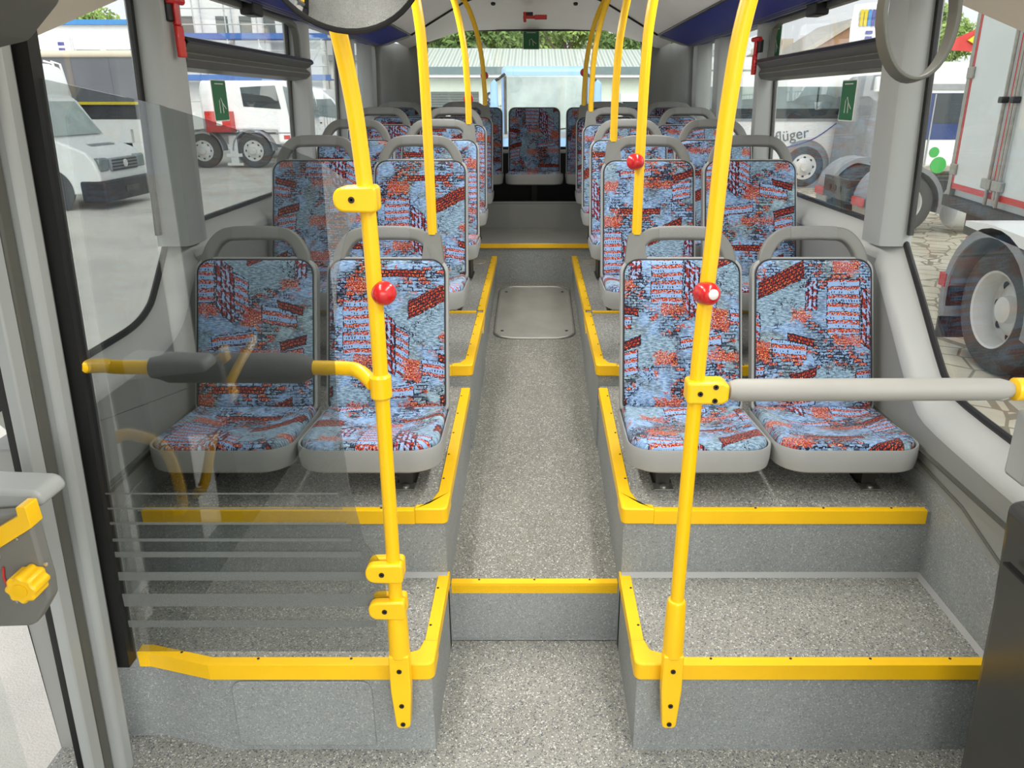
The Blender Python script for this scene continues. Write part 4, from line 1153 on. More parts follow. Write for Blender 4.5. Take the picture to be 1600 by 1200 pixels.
b = MB(); b.lathe([(0.075, 0), (0.075, 0.02), (0.06, 0.03), (0.05, 0.02)], (0.04, 0.975, 0.84), (1, 0, 0), 20); b.tube([(0.055, 0.93, 0.88), (0.06, 0.955, 0.81), (0.06, 0.975, 0.86), (0.06, 0.995, 0.81), (0.055, 1.02, 0.88)], 0.008, 6); b.build('badge', 'rim', gr)
for y in (0.08, 1.55):
    b = MB(); b.box(-0.16, 0.02, y, y + 0.32, 0.72, 0.98); b.build('headlight', 'mdglass', t, bevel=0.04)
b = MB(); b.prism([(-0.4, 0.15), (0.10, 0.15), (0.12, 0.56), (-0.4, 0.56)], 'y', -0.03, 1.98); bp = b.build('bumper', 'bumper', t, bevel=0.05, seg=3)
b = MB(); b.box(0.115, 0.13, 0.70, 1.22, 0.30, 0.41); b.build('number_plate', 'satin', bp)
b = MB(); b.prism([(-0.45, 0.95), (-0.75, 0.99), (-0.75, 1.10), (-0.50, 1.06)], 'y', 0.4, 1.3); o = b.build('hood_vent', 'guard', t); o.location = (0.12, 0.2, 0.14)
wheel(t, (-0.98, 0.12, 0.36), 0.36, 0.24, (0, -1, 0), 'rim')
b = MB(); b.lathe([(0.44, 0), (0.44, 0.02), (0.38, 0.02)], (-0.98, 0.0, 0.36), (0, -1, 0), 32); b.build('wheel_arch', 'bumper', t)
b = MB(); b.box(-1.352, -1.338, 0.25, 1.05, 2.20, 2.44); b.build('roof_sign', 'redtape', t, bevel=0.005)
b = MB(); b.box(-1.343, -1.335, 0.20, 0.62, 2.22, 2.42); b.build('sign_panel', 'guard', t)
b = MB(); b.tube([(-1.5, 1.0, 2.72), (-1.5, 1.0, 2.85)], 0.03, 8); b.lathe([(0.12, 0), (0.13, 0.08), (0.08, 0.18), (0.01, 0.2)], (-1.5, 1.0, 2.85), (0, 0, 1), 16); b.build('beacon', 'red', t)
b = MB()
for y in (1.99, 2.25): b.tube([(-1.5, y, 1.9), (-1.62, y, 2.75), (-1.8, y, 2.8)], 0.025, 8)
for k in range(4): b.tube([(-1.52 - k * 0.03, 1.99, 2.0 + k * 0.2), (-1.52 - k * 0.03, 2.25, 2.0 + k * 0.2)], 0.02, 6)
b.build('ladder', 'rim', t)
# grey curtain trailer behind it
t = thing('curtain_trailer', (-10.4, 22.0, G), 'grey curtain-sided trailer with a yellow line behind the van', 'trailer')
b = MB(); b.box(-9, 0, 0, 2.5, 1.92, 3.12)
for k in range(9): b.box(-0.9 - k, -0.86 - k, -0.01, 0.0, 1.95, 3.10)
b.build('curtain', 'curtain', t)
b = MB(); b.tube([(-9, 0.0, 3.17), (0, 0.0, 3.19)], 0.09, 10); b.box(-9, 0, 0, 2.5, 3.10, 3.2); b.build('roof_roll', 'cream', t)
b = MB(); b.box(-9, 0.0, -0.02, 0.0, 1.93, 2.0); b.build('yellow_strap', 'yellowline', t)
b = MB(); b.box(-9, 0, 0.1, 2.4, 1.55, 1.92); b.build('side_skirt', 'bumper', t)
b = MB(); b.box(-9, 0.6, -0.1, 0.05, 1.30, 1.50); b.box(-0.9, -0.55, -0.1, 0.05, 0.7, 1.3); b.box(-9, 0.6, -0.1, 0.05, 0.75, 0.95); b.build('frame', 'paint', t)
for x in (-1.6, -3.0): wheel(t, (x, 0.2, 0.52), 0.52, 0.3, (0, -1, 0), 'rim')
# white lorry tractor, nose to the right
t = thing('lorry', (-7.4, 25.6, G), 'white lorry cab with a red box behind the left window', 'lorry')
b = MB()
b.prism([(0.0, 0.75), (0.02, 1.35), (-0.12, 2.3), (-0.35, 2.62), (-3.0, 2.62), (-3.08, 2.3), (-3.08, 1.15), (-0.75, 1.15), (-0.75, 0.75)], 'y', 0, 2.4); b.build('cab', 'paint', t, bevel=0.08, seg=3)
b = MB(); b.prism([(-0.55, 1.78), (-1.72, 1.86), (-1.76, 2.42), (-0.66, 2.48)], 'y', -0.02, 0.0); b.build('door_window', 'dkglass', t, bevel=0.03)
b = MB(); b.prism([(-0.04, 1.45), (-0.30, 1.42), (-0.42, 2.45), (-0.18, 2.40)], 'y', -0.02, 0.0); b.build('front_quarter_glass', 'mdglass', t)
b = MB(); b.add([(0.04, 0.15, 1.5), (0.04, 2.25, 1.5), (-0.12, 2.2, 2.35), (-0.12, 0.2, 2.35)], [(0, 1, 2, 3)]); o = b.build('windscreen', 'mdglass', t); o.location = (0.02, 0, 0)
b = MB(); b.box(-0.8, -0.02, -0.01, 0.0, 1.05, 1.09); b.box(-1.8, -1.45, -0.02, 0.0, 1.08, 1.18); b.build('trim_line', 'guard', t)
b = MB(); b.box(-0.55, -0.35, -0.012, 0.0, 0.88, 1.0); b.build('badge', 'redtape', t)
b = MB(); b.box(-2.85, -2.05, -0.35, 0.1, 1.10, 1.72); rb = b.build('red_box', 'redtape', t, bevel=0.02); tag(rb, 'red metal locker')
b = MB(); b.box(-2.5, -2.32, -0.36, -0.35, 1.30, 1.56); b.build('paper_label', 'white', rb)
b = MB(); b.box(-4.6, 0.0, 0.3, 2.1, 0.72, 1.02); b.box(-4.4, -2.9, 0.0, 2.2, 0.92, 1.12); b.build('chassis', 'rim', t)
b = MB(); b.box(-2.3, -2.05, -0.05, 0.3, 0.15, 1.0); b.box(-2.42, -1.92, -0.08, 0.0, 0.35, 0.45); b.box(-2.42, -1.92, -0.08, 0.0, 0.08, 0.16); b.build('side_step', 'paint', t)
for x in (-1.55, -3.15):
    wheel(t, (x, 0.1, 0.53), 0.53, 0.3, (0, -1, 0), 'rim')
    b = MB(); b.sweep([(x + 0.64 * math.cos(a), 0.12, 0.53 + 0.64 * math.sin(a)) for a in [PI * k / 16 for k in range(17)]], [(-0.2, -0.02), (0.2, -0.02), (0.2, 0.02), (-0.2, 0.02)], 0, up=None)
    b.build('mudguard', 'guard', t)
# second white van further back
t = thing('van', (-6.9, 30.0, G), 'white van parked behind the lorry in the second left window', 'van')
b = MB(); b.prism([(0.7, 0.4), (0.7, 1.1), (0.0, 1.35), (-0.5, 2.1), (-0.9, 2.42), (-1.6, 2.55), (-4, 2.55), (-4, 0.4)], 'y', 0, 2.0); b.build('body', 'paint', t, bevel=0.08, seg=3)
b = MB(); b.prism([(-0.05, 1.38), (-1.05, 1.50), (-1.1, 2.08), (-0.55, 2.10)], 'y', -0.02, 0.0); b.build('side_window', 'mdglass', t, bevel=0.03)
b = MB(); b.box(-1.2, -0.95, -0.02, 0, 1.25, 1.29); b.build('door_handle', 'bumper', t)
b = MB(); b.box(-4, 0.7, -0.02, 0.1, 0.4, 0.75); b.build('skirt', 'guard', t)
for x in (-0.1, -3.2): wheel(t, (x, 0.12, 0.36), 0.36, 0.24, (0, -1, 0))
# buildings on the left
t = thing('office_building', (-24, 34, G), 'white flat office building with blue roof edge far left', 'building')
b = MB(); b.box(0, 8.1, 0, 6, 0, 4.9); b.build('wall', 'plaster', t)
b = MB(); b.box(-0.2, 8.2, -0.2, 6, 4.9, 5.08); b.build('roof_edge', 'roofblue', t)
for k in range(6):
    x = 0.6 + k * 1.2
    b = MB(); b.box(x, x + 0.95, -0.05, 0.0, 3.1, 3.98); f = b.build('window', 'mdglass', t)
    b = MB(); b.box(x + 0.98, x + 1.1, -0.06, 0.0, 3.05, 4.0); b.build('window_mullion', 'roofblue' if k % 2 else 'paint', f)
t = thing('banner', (-18.2, 33.0, G), 'white banner with violet lettering before the office building', 'banner')
b = MB(); b.tube([(0, 0, 0), (0, 0, 4.5)], 0.04, 8); b.build('mast', 'rim', t)
b = MB(); b.box(-1.1, -0.05, -0.02, 0.02, 2.6, 4.4); b.build('cloth', 'paint', t)
b = MB()
for k in range(7): b.box(-0.55, -0.30, -0.03, -0.02, 2.75 + k * 0.22, 2.88 + k * 0.22)
b.build('lettering', 'arc', t)
t = thing('plaster_building', (-15.6, 36, G), 'white plastered building behind the scaffolding', 'building')
b = MB(); b.box(0, 6.4, 0, 6, 0, 8.0); b.box(6.4, 9.2, 1.5, 6, 0, 3.9); b.build('wall', 'plaster', t)
b = MB(); b.box(6.3, 9.3, 1.2, 6, 3.7, 3.95); b.build('eave', 'guard', t)
for x in (0.6, 2.05, 3.05, 4.05):
    b = MB(); b.box(x, x + 0.5, -0.04, 0, 4.55 if x > 1 else 4.7, 5.4); b.build('window', 'shutter', t)
t = thing('scaffolding', (-15.6, 35.0, G), 'metal scaffolding with blue boards against the white building', 'scaffolding')
b = MB()
for k in range(6):
    for y in (0, 0.8): b.tube([(0.2 + k * 1.3, y, 0), (0.2 + k * 1.3, y, 7.0)], 0.03, 6)
for z in (2.0, 3.4, 4.0, 5.0, 5.6, 6.4): b.tube([(0.1, 0, z), (6.9, 0, z)], 0.025, 6)
for k in range(5): b.tube([(0.2 + k * 1.3, 0, 2.2 + (k % 2) * 2), (1.5 + k * 1.3, 0, 4.2 - (k % 2) * 2)], 0.02, 6)
b.tube([(0.2, 0, 4.6), (1.5, 0, 6.4)], 0.02, 6)
b.build('tubes', 'tube', t)
for z in (2.85, 4.45):
    b = MB(); b.box(0, 7.0, -0.04, 0.9, z, z + 0.05); b.box(0, 7.0, -0.06, -0.03, z, z + 0.22); b.build('board', 'blueboard', t)
# rear: low building, fence, coach, trees
t = thing('low_building', (-7.5, 31.0, G), 'low pale building with corrugated roof behind the back window', 'building')
b = MB(); b.box(1.6, 14.5, 0, 6, 0, 3.15); b.build('wall', 'greenwall', t)
b = MB(); b.add([(1.4, -0.5, 3.19), (14.9, -0.5, 3.12), (14.9, 3.2, 3.98), (1.4, 3.2, 4.07), (1.4, 6.6, 3.2), (14.9, 6.6, 3.12)], [(0, 1, 2, 3), (3, 2, 5, 4)]); b.build('roof', 'roof', t)
b = MB(); b.box(1.4, 14.9, -0.58, -0.48, 2.95, 3.2); b.build('gutter', 'fascia', t)
b = MB(); b.box(1.4, 14.9, -0.5, 0.0, 2.84, 2.95); b.build('soffit', 'paint', t)
b = MB(); b.box(1.4, 14.9, -0.02, 0, 2.78, 2.82); b.build('wall_line', 'plaster', t)
b = MB(); b.box(3.6, 5.4, -0.05, 0, 1.70, 2.35)
for k in range(7): b.box(3.6, 5.4, -0.07, -0.05, 1.72 + k * 0.09, 1.76 + k * 0.09)
b.build('window', 'shutter', t)
b = MB(); b.box(10.85, 13.2, -0.05, 0, 1.0, 2.0); f = b.build('window', 'dkglass', t)
b = MB(); b.box(11.95, 12.1, -0.08, -0.04, 1.0, 2.0); b.box(10.75, 13.3, -0.1, -0.02, 2.0, 2.3); b.build('window_frame', 'paint', f)
b = MB(); b.box(11.4, 11.55, -0.08, -0.05, 1.45, 1.6); b.build('notice', 'white', f)
text_mesh('g', 1.0, 'navyletter', t, 'lettering', (5.85, -0.03, 1.9), (PI / 2, 0, 0.0), 0.01)
t = thing('mesh_fence', (-7.5, 29.0, G), 'wire mesh fence in front of the low building', 'fence')
b = MB()
for k in range(75): b.tube([(k * 0.1, 0, 0.1), (k * 0.1, 0, 1.9)], 0.008, 4)
for z in (0.3, 0.7, 1.1, 1.5, 1.85): b.tube([(0, 0.02, z), (7.5, 0.02, z)], 0.012, 4)
tag(b.build('wire_panel', 'fascia', t))
for k in range(4):
    c = MB(); c.box(0.9 + k * 2.1, 0.98 + k * 2.1, -0.03, 0.05, 0, 2.05); c.build('post', 'fascia', t)
t = thing('coach', (0.33, 24.0, G), 'pale blue coach facing the back window', 'coach')
b = MB(); b.box(-1.3, 1.3, 0, 4.6, 0.3, 2.98); b.build('body', 'lightblue', t, bevel=0.16, seg=5)
b = MB(); b.box(-1.22, 1.22, -0.02, 0.06, 1.15, 2.72); w_ = b.build('windscreen', 'screen', t, bevel=0.1, seg=4)
b = MB(); b.box(-1.26, 1.26, -0.014, 0.06, 1.0, 1.14); b.build('wiper_panel', 'guard', t)
b = MB(); b.tube([(-0.9, -0.04, 1.2), (-0.2, -0.05, 1.35)], 0.015, 6); b.tube([(0.1, -0.04, 1.2), (0.9, -0.05, 1.3)], 0.015, 6); b.build('wiper', 'black', w_)
b = MB(); b.box(-1.22, -1.14, -0.03, 0.05, 1.1, 2.7); b.box(1.14, 1.22, -0.03, 0.05, 1.1, 2.7); b.build('screen_pillar', 'satin', t)
for s in (-1, 1):
    b = MB(); b.prism(round_poly([(s * 1.38, 1.75), (s * 1.55, 1.68), (s * 1.62, 1.8), (s * 1.60, 2.5), (s * 1.48, 2.62), (s * 1.40, 2.5)], 0.04, 3), 'y', -0.3, -0.12); mr = b.build('wing_mirror', 'lightblue', t, bevel=0.04)
    b = MB(); b.tube([(s * 1.2, 0.0, 2.75), (s * 1.36, -0.2, 2.62), (s * 1.5, -0.2, 2.55)], 0.04, 8); b.build('mirror_arm', 'black', mr)
b = MB(); b.box(-1.0, -0.6, -0.02, 0.02, 0.62, 0.8); b.box(0.6, 1.0, -0.02, 0.02, 0.62, 0.8); b.build('headlight', 'mdglass', t, bevel=0.03)
for s in (-1, 1): wheel(t, (s * 1.12, 2.4, 0.5), 0.5, 0.3, (s, 0, 0))

def leaves(n, blobs, size, seed):
    rnd = random.Random(seed); b = MB()
    for _ in range(n):
        c, r = blobs[rnd.randrange(len(blobs))]
        d = Vector((rnd.gauss(0, 1), rnd.gauss(0, 1), rnd.gauss(0, 1))).normalized()
        p = Vector(c) + Vector((d.x * r[0], d.y * r[1], d.z * r[2])) * (rnd.random() ** 0.4)
        u = Vector((rnd.gauss(0, 1), rnd.gauss(0, 1), rnd.gauss(0, 1))).normalized(); v = u.orthogonal().normalized()
        k = size * rnd.uniform(0.6, 1.3)
        b.add([p - u * k, p - v * k * 0.5, p + u * k, p + v * k * 0.5], [(0, 1, 2, 3)])
    return b
def tree(loc, h, seed, label, leaf='leaf', n=5200):
    rnd = random.Random(seed)
    t = thing('tree', loc, label, 'tree', 'trees beyond the yard')
    b = MB(); b.tube([(0, 0, 0), (0.1, 0, h * 0.35), (0, 0.1, h * 0.7)], [0.22, 0.16, 0.06], 8)
    for k in range(5):
        a = k * 1.3; b.tube([(0.05, 0, h * (0.3 + 0.07 * k)), (h * 0.22 * math.cos(a), h * 0.22 * math.sin(a), h * (0.5 + 0.08 * k))], [0.09, 0.03], 6)
    b.build('trunk', 'bark', t)
    bl = [((rnd.uniform(-0.26, 0.26) * h, rnd.uniform(-0.2, 0.2) * h, h * rnd.uniform(0.42, 0.84)), (h * 0.17, h * 0.17, h * 0.13)) for _ in range(9)]
    tag(leaves(n, bl, 0.17, seed).build('crown', leaf, t, smooth=False), kind='stuff')
for k, (x, h) in enumerate(((-5.6, 7.2), (-2.2, 6.9), (1.6, 7.3), (5.0, 6.2))):
    tree((x, 44, G), h, 20 + k, 'leafy tree behind the low building, %s' % ('leftmost in the back window', 'second from left in the back window', 'right of the green exit sticker', 'rightmost in the back window')[k], 'leaf' if k != 2 else 'leaf2')
tree((8.6, 44, G), 6.4, 31, 'dark tree above the roof behind the rear right pane')
tree((25.0, 60, G), 8.4, 32, 'light green tree beside the gabled house on the right', 'leaf2')
tree((20.6, 44.5, G), 7.2, 33, 'light green tree behind the advertising flag on the right', 'leaf2')
tree((-24, 46, G), 7.6, 34, 'green tree above the flat office building on the left', 'leaf2')
t = thing('shrub', (4.1, 29.5, G), 'round green shrub by the low building window', 'shrub')
tag(leaves(900, [((0, 0, 1.35), (0.9, 0.6, 0.45)), ((1.2, 0, 1.0), (0.8, 0.5, 0.4))], 0.09, 5).build('foliage', 'leaf2', t, smooth=False), kind='stuff')
b = MB(); b.tube([(0, 0, 0), (0, 0, 1.3)], 0.05, 6); b.tube([(1.2, 0, 0), (1.2, 0, 1.0)], 0.05, 6); b.build('stem', 'bark', t)

# right: white coach with lettering
t = thing('coach', (3.5, 19.6, G), 'long white coach with grey lettering seen through the right windows', 'coach')
b = MB(); b.box(-0.4, 4.95, 0, 2.3, 0.35, 3.0); b.build('body', 'paint', t, bevel=0.14, seg=4)
b = MB(); b.prism(round_poly([(0.62, 1.60), (4.7, 1.60), (4.7, 2.34), (0.45, 2.34)], [0.2, 0.05, 0.05, 0.05]), 'y', -0.02, 0.0); w_ = b.build('window_band', 'mdglass', t)
b = MB(); b.box(0.5, 4.7, -0.03, -0.018, 1.57, 1.62); b.build('lower_seal', 'guard', w_)
b = MB()
for k in range(2): b.box(1.9 + k * 1.35, 1.94 + k * 1.35, -0.024, -0.018, 1.62, 2.33)
b.build('pane_joint', 'dkglass', w_)
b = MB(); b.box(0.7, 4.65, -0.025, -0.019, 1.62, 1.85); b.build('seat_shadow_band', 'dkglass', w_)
b = MB(); b.box(-0.3, 4.85, -0.012, 0, 2.68, 2.72); b.build('roof_moulding', 'guard', t)
b = MB(); b.tube(smooth_path([(0.3, -0.01, 1.30), (1.2, -0.01, 1.0), (2.3, -0.01, 0.92), (3.2, -0.01, 1.12), (3.85, -0.01, 1.55)], 6), 0.014, 6); b.build('arc_line', 'arc', t)
text_mesh('omnibus', 0.33, 'letter', t, 'lettering', (1.30, -0.012, 1.06), (PI / 2, 0.0, 0.0))
text_mesh('pflüger', 0.36, 'letter', t, 'lettering', (2.68, -0.012, 1.12), (PI / 2, -0.16, 0.0))
for x in (1.0, 4.3): b = MB(); b.box(x - 0.01, x + 0.01, -0.008, 0, 0.4, 1.3); b.build('flap_line', 'guard', t)
b = MB(); b.lathe([(0.62, 0), (0.62, 0.012), (0.57, 0.012)], (3.12, 0.0, 0.52), (0, -1, 0), 36); b.build('wheel_arch', 'guard', t)
wheel(t, (3.12, 0.06, 0.50), 0.50, 0.2, (0, -1, 0), 'white')
t = thing('minibus', (7.10, 17.3, G), 'silver minibus parked in front of the white coach', 'minibus')
b = MB(); b.prism([(0.0, 0.4), (0.04, 1.3), (0.12, 2.3), (0.25, 2.55), (1.04, 2.6), (1.04, 0.4)], 'y', 0, 2.0); b.build('body', 'guard', t, bevel=0.1, seg=3)
b = MB(); b.prism([(0.2, 1.45), (0.9, 1.40), (0.9, 2.2), (0.27, 2.2)], 'y', -0.02, 0.0); b.build('door_window', 'dkglass', t)
b = MB(); b.box(0.02, 0.22, -0.12, 0.0, 2.2, 2.5); b.build('side_mirror', 'paint', t, bevel=0.03)
wheel(t, (0.6, 0.1, 0.4), 0.4, 0.25, (0, -1, 0))
# blue bus with green dots
t = thing('bus', (9.6, 22.0, G), 'blue and white bus with green dots behind the trailer', 'bus')
b = MB(); b.box(0, 9, 0, 2.5, 0.3, 3.0); b.build('body', 'paint', t, bevel=0.1, seg=3)
b = MB(); b.box(0, 9, -0.02, 0, 1.03, 2.22); w_ = b.build('window_band', 'navy', t)
b = MB(); b.box(1.2, 2.4, -0.03, -0.02, 1.45, 2.2); b.build('pane', 'dkglass', w_)
b = MB(); b.box(1.14, 1.18, -0.035, -0.02, 0.35, 2.2); b.build('door_joint', 'guard', w_)
b = MB(); b.prism([(0.6, 1.2), (0.75, 1.5), (0.95, 1.55), (0.85, 1.25)], 'y', -0.03, -0.02); b.build('swoosh', 'paint', w_)
b = MB(); b.box(0, 9, -0.05, 0.05, 2.30, 2.45); b.build('roof_rail', 'guard', t)
for x, z, r in ((0.55, 0.98, 0.07), (0.6, 0.78, 0.09), (0.98, 0.78, 0.07), (0.52, 0.55, 0.08), (0.92, 0.52, 0.14), (1.38, 0.62, 0.14), (1.55, 0.28, 0.22), (0.35, 0.3, 0.10)):
    b = MB(); b.lathe([(r, 0), (r, 0.012), (0.001, 0.013)], (x, 0, z + 0.08), (0, -1, 0), 20); b.build('green_dot', 'dotgreen', t)
wheel(t, (4.0, 0.1, 0.48), 0.48, 0.3, (0, -1, 0))
# gabled house and flags
t = thing('house', (17.0, 50, G), 'brick house with pale gable beyond the right sliding window', 'house')
b = MB(); b.prism([(-1.9, 0), (5.5, 0), (5.5, 4.0), (1.8, 6.2), (-1.9, 4.0)], 'y', 0, 6); b.build('gable_wall', 'brickwall', t)
b = MB(); b.prism([(-2.4, 3.7), (1.8, 6.25), (6.0, 3.7), (6.0, 3.98), (1.8, 6.6), (-2.4, 3.98)], 'y', -0.3, 6); b.build('roof', 'rooftile', t)
t = thing('cream_house', (13.3, 57, G), 'cream house left of the brick gable', 'house')
b = MB(); b.box(2.5, 4.4, 0, 4, 0, 5.6); b.box(3.5, 4.3, 0, 4, 5.6, 6.0); b.build('wall', 'cream', t)
b = MB(); b.prism([(2.2, 4.9), (2.2, 5.1), (3.5, 5.9), (3.5, 5.6)], 'y', -0.2, 4); b.build('roof', 'brickwall', t)
t = thing('advertising_flag', (11.6, 28, G), 'white advertising flag with blue and yellow stripes on the right', 'flag')
b = MB(); b.tube([(0, 0, 0), (0, 0, 5.2)], 0.04, 8); b.build('mast', 'rim', t)
b = MB(); b.loft([[(-1.05, 0.05, 3.5), (-1.05, 0.07, 3.5), (-0.02, 0.0, 3.55), (-0.02, -0.02, 3.55)], [(-1.12, 0.0, 4.3), (-1.12, 0.02, 4.3), (-0.02, 0.05, 4.4), (-0.02, 0.03, 4.4)], [(-1.05, 0.05, 5.0), (-1.05, 0.07, 5.0), (-0.02, 0.0, 5.1), (-0.02, -0.02, 5.1)]], 0); fl = b.build('cloth', 'paint', t)
for k, m in enumerate(('yellowline', 'yellowline', 'roofblue', 'arc', 'arc')):
    b = MB(); b.box(-0.85 + k * 0.13, -0.75 + k * 0.13, -0.06, -0.04, 4.35, 4.85); b.build('stripe', m, fl)
b = MB()
for k in range(4): b.box(-0.6, -0.38, -0.06, -0.04, 3.6 + k * 0.17, 3.70 + k * 0.17)
b.build('lettering', 'arc', fl)
t = thing('flag', (14.2, 25, G), 'red and yellow flag waving beside the trailer', 'flag')
b = MB(); b.tube([(0, 0, 0), (0, 0, 4.4)], 0.04, 8); b.build('mast', 'rim', t)
b = MB(); b.loft([[(0, 0, 4.3), (0, 0.02, 4.3), (0, 0.02, 3.6), (0, 0, 3.6)], [(-0.9, 0.1, 4.1), (-0.9, 0.12, 4.1), (-0.9, 0.12, 3.4), (-0.9, 0.1, 3.4)], [(-1.7, 0, 3.75), (-1.7, 0.02, 3.75), (-1.75, 0.02, 3.45), (-1.75, 0, 3.45)]], 0); b.build('cloth', 'redtape', t)
b = MB(); b.prism([(0, 4.15), (0, 3.75), (-0.9, 3.52), (-1.3, 3.72), (-0.9, 4.0)], 'y', -0.02, 0.03); b.build('yellow_field', 'yellowline', t)

# box trailer with red-edged doors, doors facing the bus
t = thing('box_trailer', (4.84, 9.15, G - 0.1), 'pale grey box trailer with red-edged rear doors outside the right front window', 'trailer', None, math.radians(-8.0))
b = MB(); b.box(0.02, 6, -2.5, 0, 1.10, 3.75); b.build('body', 'trailer', t)
for y0, y1 in ((-1.22, -0.06), (-2.44, -1.28)):
    b = MB(); b.box(-0.03, 0.02, y0, y1, 1.18, 3.68); d = b.build('door', 'trailer', t, bevel=0.01)
    b = MB(); b.box(-0.036, -0.03, y0, y0 + 0.05, 1.18, 3.68); b.box(-0.036, -0.03, y1 - 0.05, y1, 1.18, 3.68); b.box(-0.036, -0.03, y0, y1, 1.18, 1.24); b.build('red_tape', 'redtape', d)
    yy = y0 + 0.10 if y1 > -0.5 else y1 - 0.10
    b = MB(); b.tube([(-0.06, yy, 1.12), (-0.06, yy, 3.7)], 0.02, 8); b.build('lock_rod', 'zinc', d)
    b = MB(); b.box(-0.075, -0.03, yy - 0.06, yy + 0.16, 1.27, 1.37); b.build('lock_handle', 'zinc', d, bevel=0.01)
    b = MB(); b.box(-0.10, -0.03, yy - 0.03, yy + 0.07, 2.10, 2.16); b.build('rod_guide', 'black', d, bevel=0.01)
b = MB(); b.box(-0.04, 0.04, -0.07, 0.03, 1.1, 3.75); b.box(-0.04, 0.04, -2.53, -2.44, 1.1, 3.75); b.box(-0.045, 0.04, -1.28, -1.22, 1.18, 3.72); fr = b.build('corner_post', 'zinc', t)
for z in (1.33, 2.35, 3.2):
    b = MB(); b.box(-0.055, -0.03, -0.16, 0.02, z, z + 0.12); b.build('hinge', 'zinc', fr, bevel=0.01)
b = MB(); b.box(-0.07, 0.1, -2.53, 0.03, 0.98, 1.10); b.build('rear_sill', 'chassis', t)
b = MB(); b.box(0.1, 6, -2.2, -0.3, 0.70, 0.98); b.build('underframe', 'chassis', t)
b = MB(); b.box(-0.02, 0.06, -0.95, -0.70, 0.62, 0.74); tag(b.build('tail_lamp', 'redtape', t, bevel=0.02), 'red tail lamp')
wheel(t, (1.6, -2.1, 0.6), 0.5, 0.4, (0, -1, 0)); wheel(t, (1.6, -0.3, 0.6), 0.5, 0.4, (0, 1, 0))

# truck tractor close to the bus, rear end to the left in view
def mud(parent, c, r, w, axis, a0, a1, th=0.025, mat='guard'):
    ax = Vector(axis); c = Vector(c); u = ax.cross(Vector((0, 0, 1))).normalized()
    b = MB()
    n = 18
    pts = [c + (u * math.cos(a0 + (a1 - a0) * k / n) + Vector((0, 0, 1)) * math.sin(a0 + (a1 - a0) * k / n)) * r for k in range(n + 1)]
    rings = []
    for k, p in enumerate(pts):
        d = (p - c).normalized()
        rings.append([p + ax * w / 2, p + ax * (w / 2) - d * 0.07, p + ax * (w / 2 - 0.02) - d * 0.07, p + ax * (w / 2 - 0.02) - d * th, p - ax * w / 2 - d * th, p - ax * w / 2])
    b.loft(rings, 0)
    return b.build('mudguard', mat, parent)
t = thing('truck_tractor', (3.72, 5.78, G), 'white truck tractor with a large rear wheel close to the right front window', 'truck')
wheel(t, (0, 0, 0.5), 0.5, 0.34, (-1, 0, 0), 'rim', 0.16)
wheel(t, (2.0, 0, 0.5), 0.5, 0.34, (1, 0, 0), 'rim')
mud(t, (0.0, 0.02, 0.5), 0.62, 0.52, (-1, 0, 0), -0.35, PI + 0.15)
mud(t, (2.0, 0.02, 0.5), 0.62, 0.52, (1, 0, 0), -0.15, PI + 0.3)
b = MB(); b.box(0.1, 1.9, -4.6, 1.0, 0.52, 0.80); b.build('chassis', 'chassis', t)
b = MB(); b.box(-0.27, -0.22, 0.58, 0.68, 0.55, 0.66); tag(b.build('tail_lamp', 'redtape', t), 'red tail lamp')
b = MB(); b.box(-0.25, 0.25, 0.60, 0.625, 0.10, 0.55); b.build('mud_flap', 'bumper', t)
b = MB(); b.box(-0.24, 0.30, -4.2, -0.68, 0.18, 0.98); b.build('side_fairing', 'paint', t, bevel=0.05, seg=3)
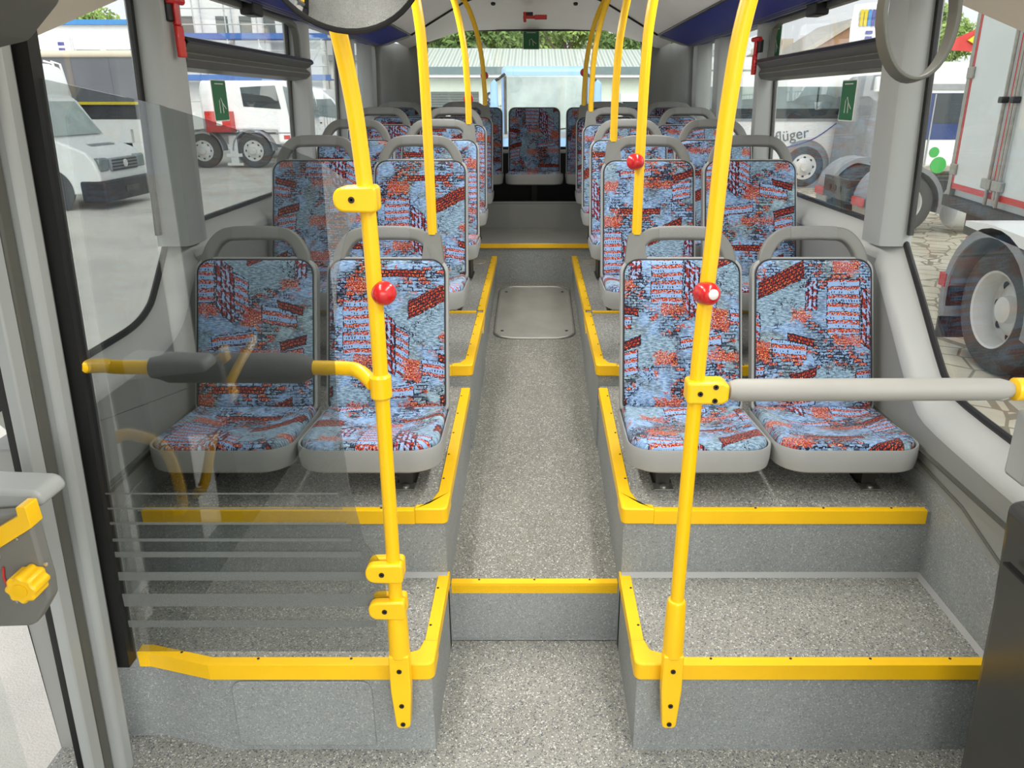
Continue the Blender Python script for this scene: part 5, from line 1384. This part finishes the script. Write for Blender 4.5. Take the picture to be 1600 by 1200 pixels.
b = MB(); b.prism([(-0.62, 0.98), (-0.60, 1.10), (0.1, 1.14), (0.45, 1.12), (0.45, 1.08), (-0.55, 1.02)], 'x', -0.26, 0.26); b.build('guard_top', 'paint', t)
b = MB(); b.box(-0.1, 2.1, -4.8, -2.4, 0.9, 3.2); b.build('cab', 'paint', t, bevel=0.1)
# second tractor further away, rear end facing the bus
t = thing('truck_tractor', (5.25, 12.7, G), 'grey truck tractor chassis with two mudguards behind the right window pillar', 'truck')
for y, ax in ((0.0, (0, -1, 0)), (1.75, (0, 1, 0))):
    wheel(t, (0.62, y, 0.48), 0.48, 0.5, ax, 'rim', 0.12)
    mud(t, (0.62, y, 0.48), 0.60, 0.60, (0, -1, 0), -0.2, PI + 0.25)
    b = MB(); b.box(-0.03, 0.0, y - 0.24, y + 0.24, 0.42, 0.56); tag(b.build('tail_lamp', 'redtape', t, bevel=0.02), 'red tail lamp')
    b = MB(); b.box(0.02, 0.04, y - 0.26, y + 0.26, 0.05, 0.42); b.build('mud_flap', 'zinc', t)
b = MB(); b.box(-0.05, 3.5, 0.45, 0.55, 0.5, 0.78); b.box(-0.05, 3.5, 1.2, 1.3, 0.5, 0.78); b.box(-0.08, -0.03, 0.35, 1.4, 0.45, 0.80); cs = b.build('chassis', 'chassis', t)
for y in (0.62, 0.85, 1.08):
    b = MB(); b.lathe([(0.05, 0), (0.05, 0.01), (0.001, 0.011)], (-0.08, y, 0.62), (-1, 0, 0), 14); b.build('hole', 'black', cs)
b = MB(); b.lathe([(0.45, 0), (0.45, 0.06), (0.2, 0.08)], (1.0, 0.9, 0.82), (0, 0, 1), 24); b.build('coupling_plate', 'chassis', t)
b = MB(); b.tube([(1.45, -0.05, 0.42), (1.50, -0.05, 0.42), (3.2, -0.05, 0.42)], [0.30, 0.34, 0.34], 20); tk = b.build('fuel_tank', 'paint', t)
b = MB(); b.tube([(2.0, -0.05, 0.42), (2.06, -0.05, 0.42)], [0.35, 0.35], 20); b.build('tank_strap', 'chassis', tk)
b = MB(); b.box(3.3, 5.3, -0.3, 2.0, 0.6, 3.0); b.build('cab', 'paint', t, bevel=0.1)
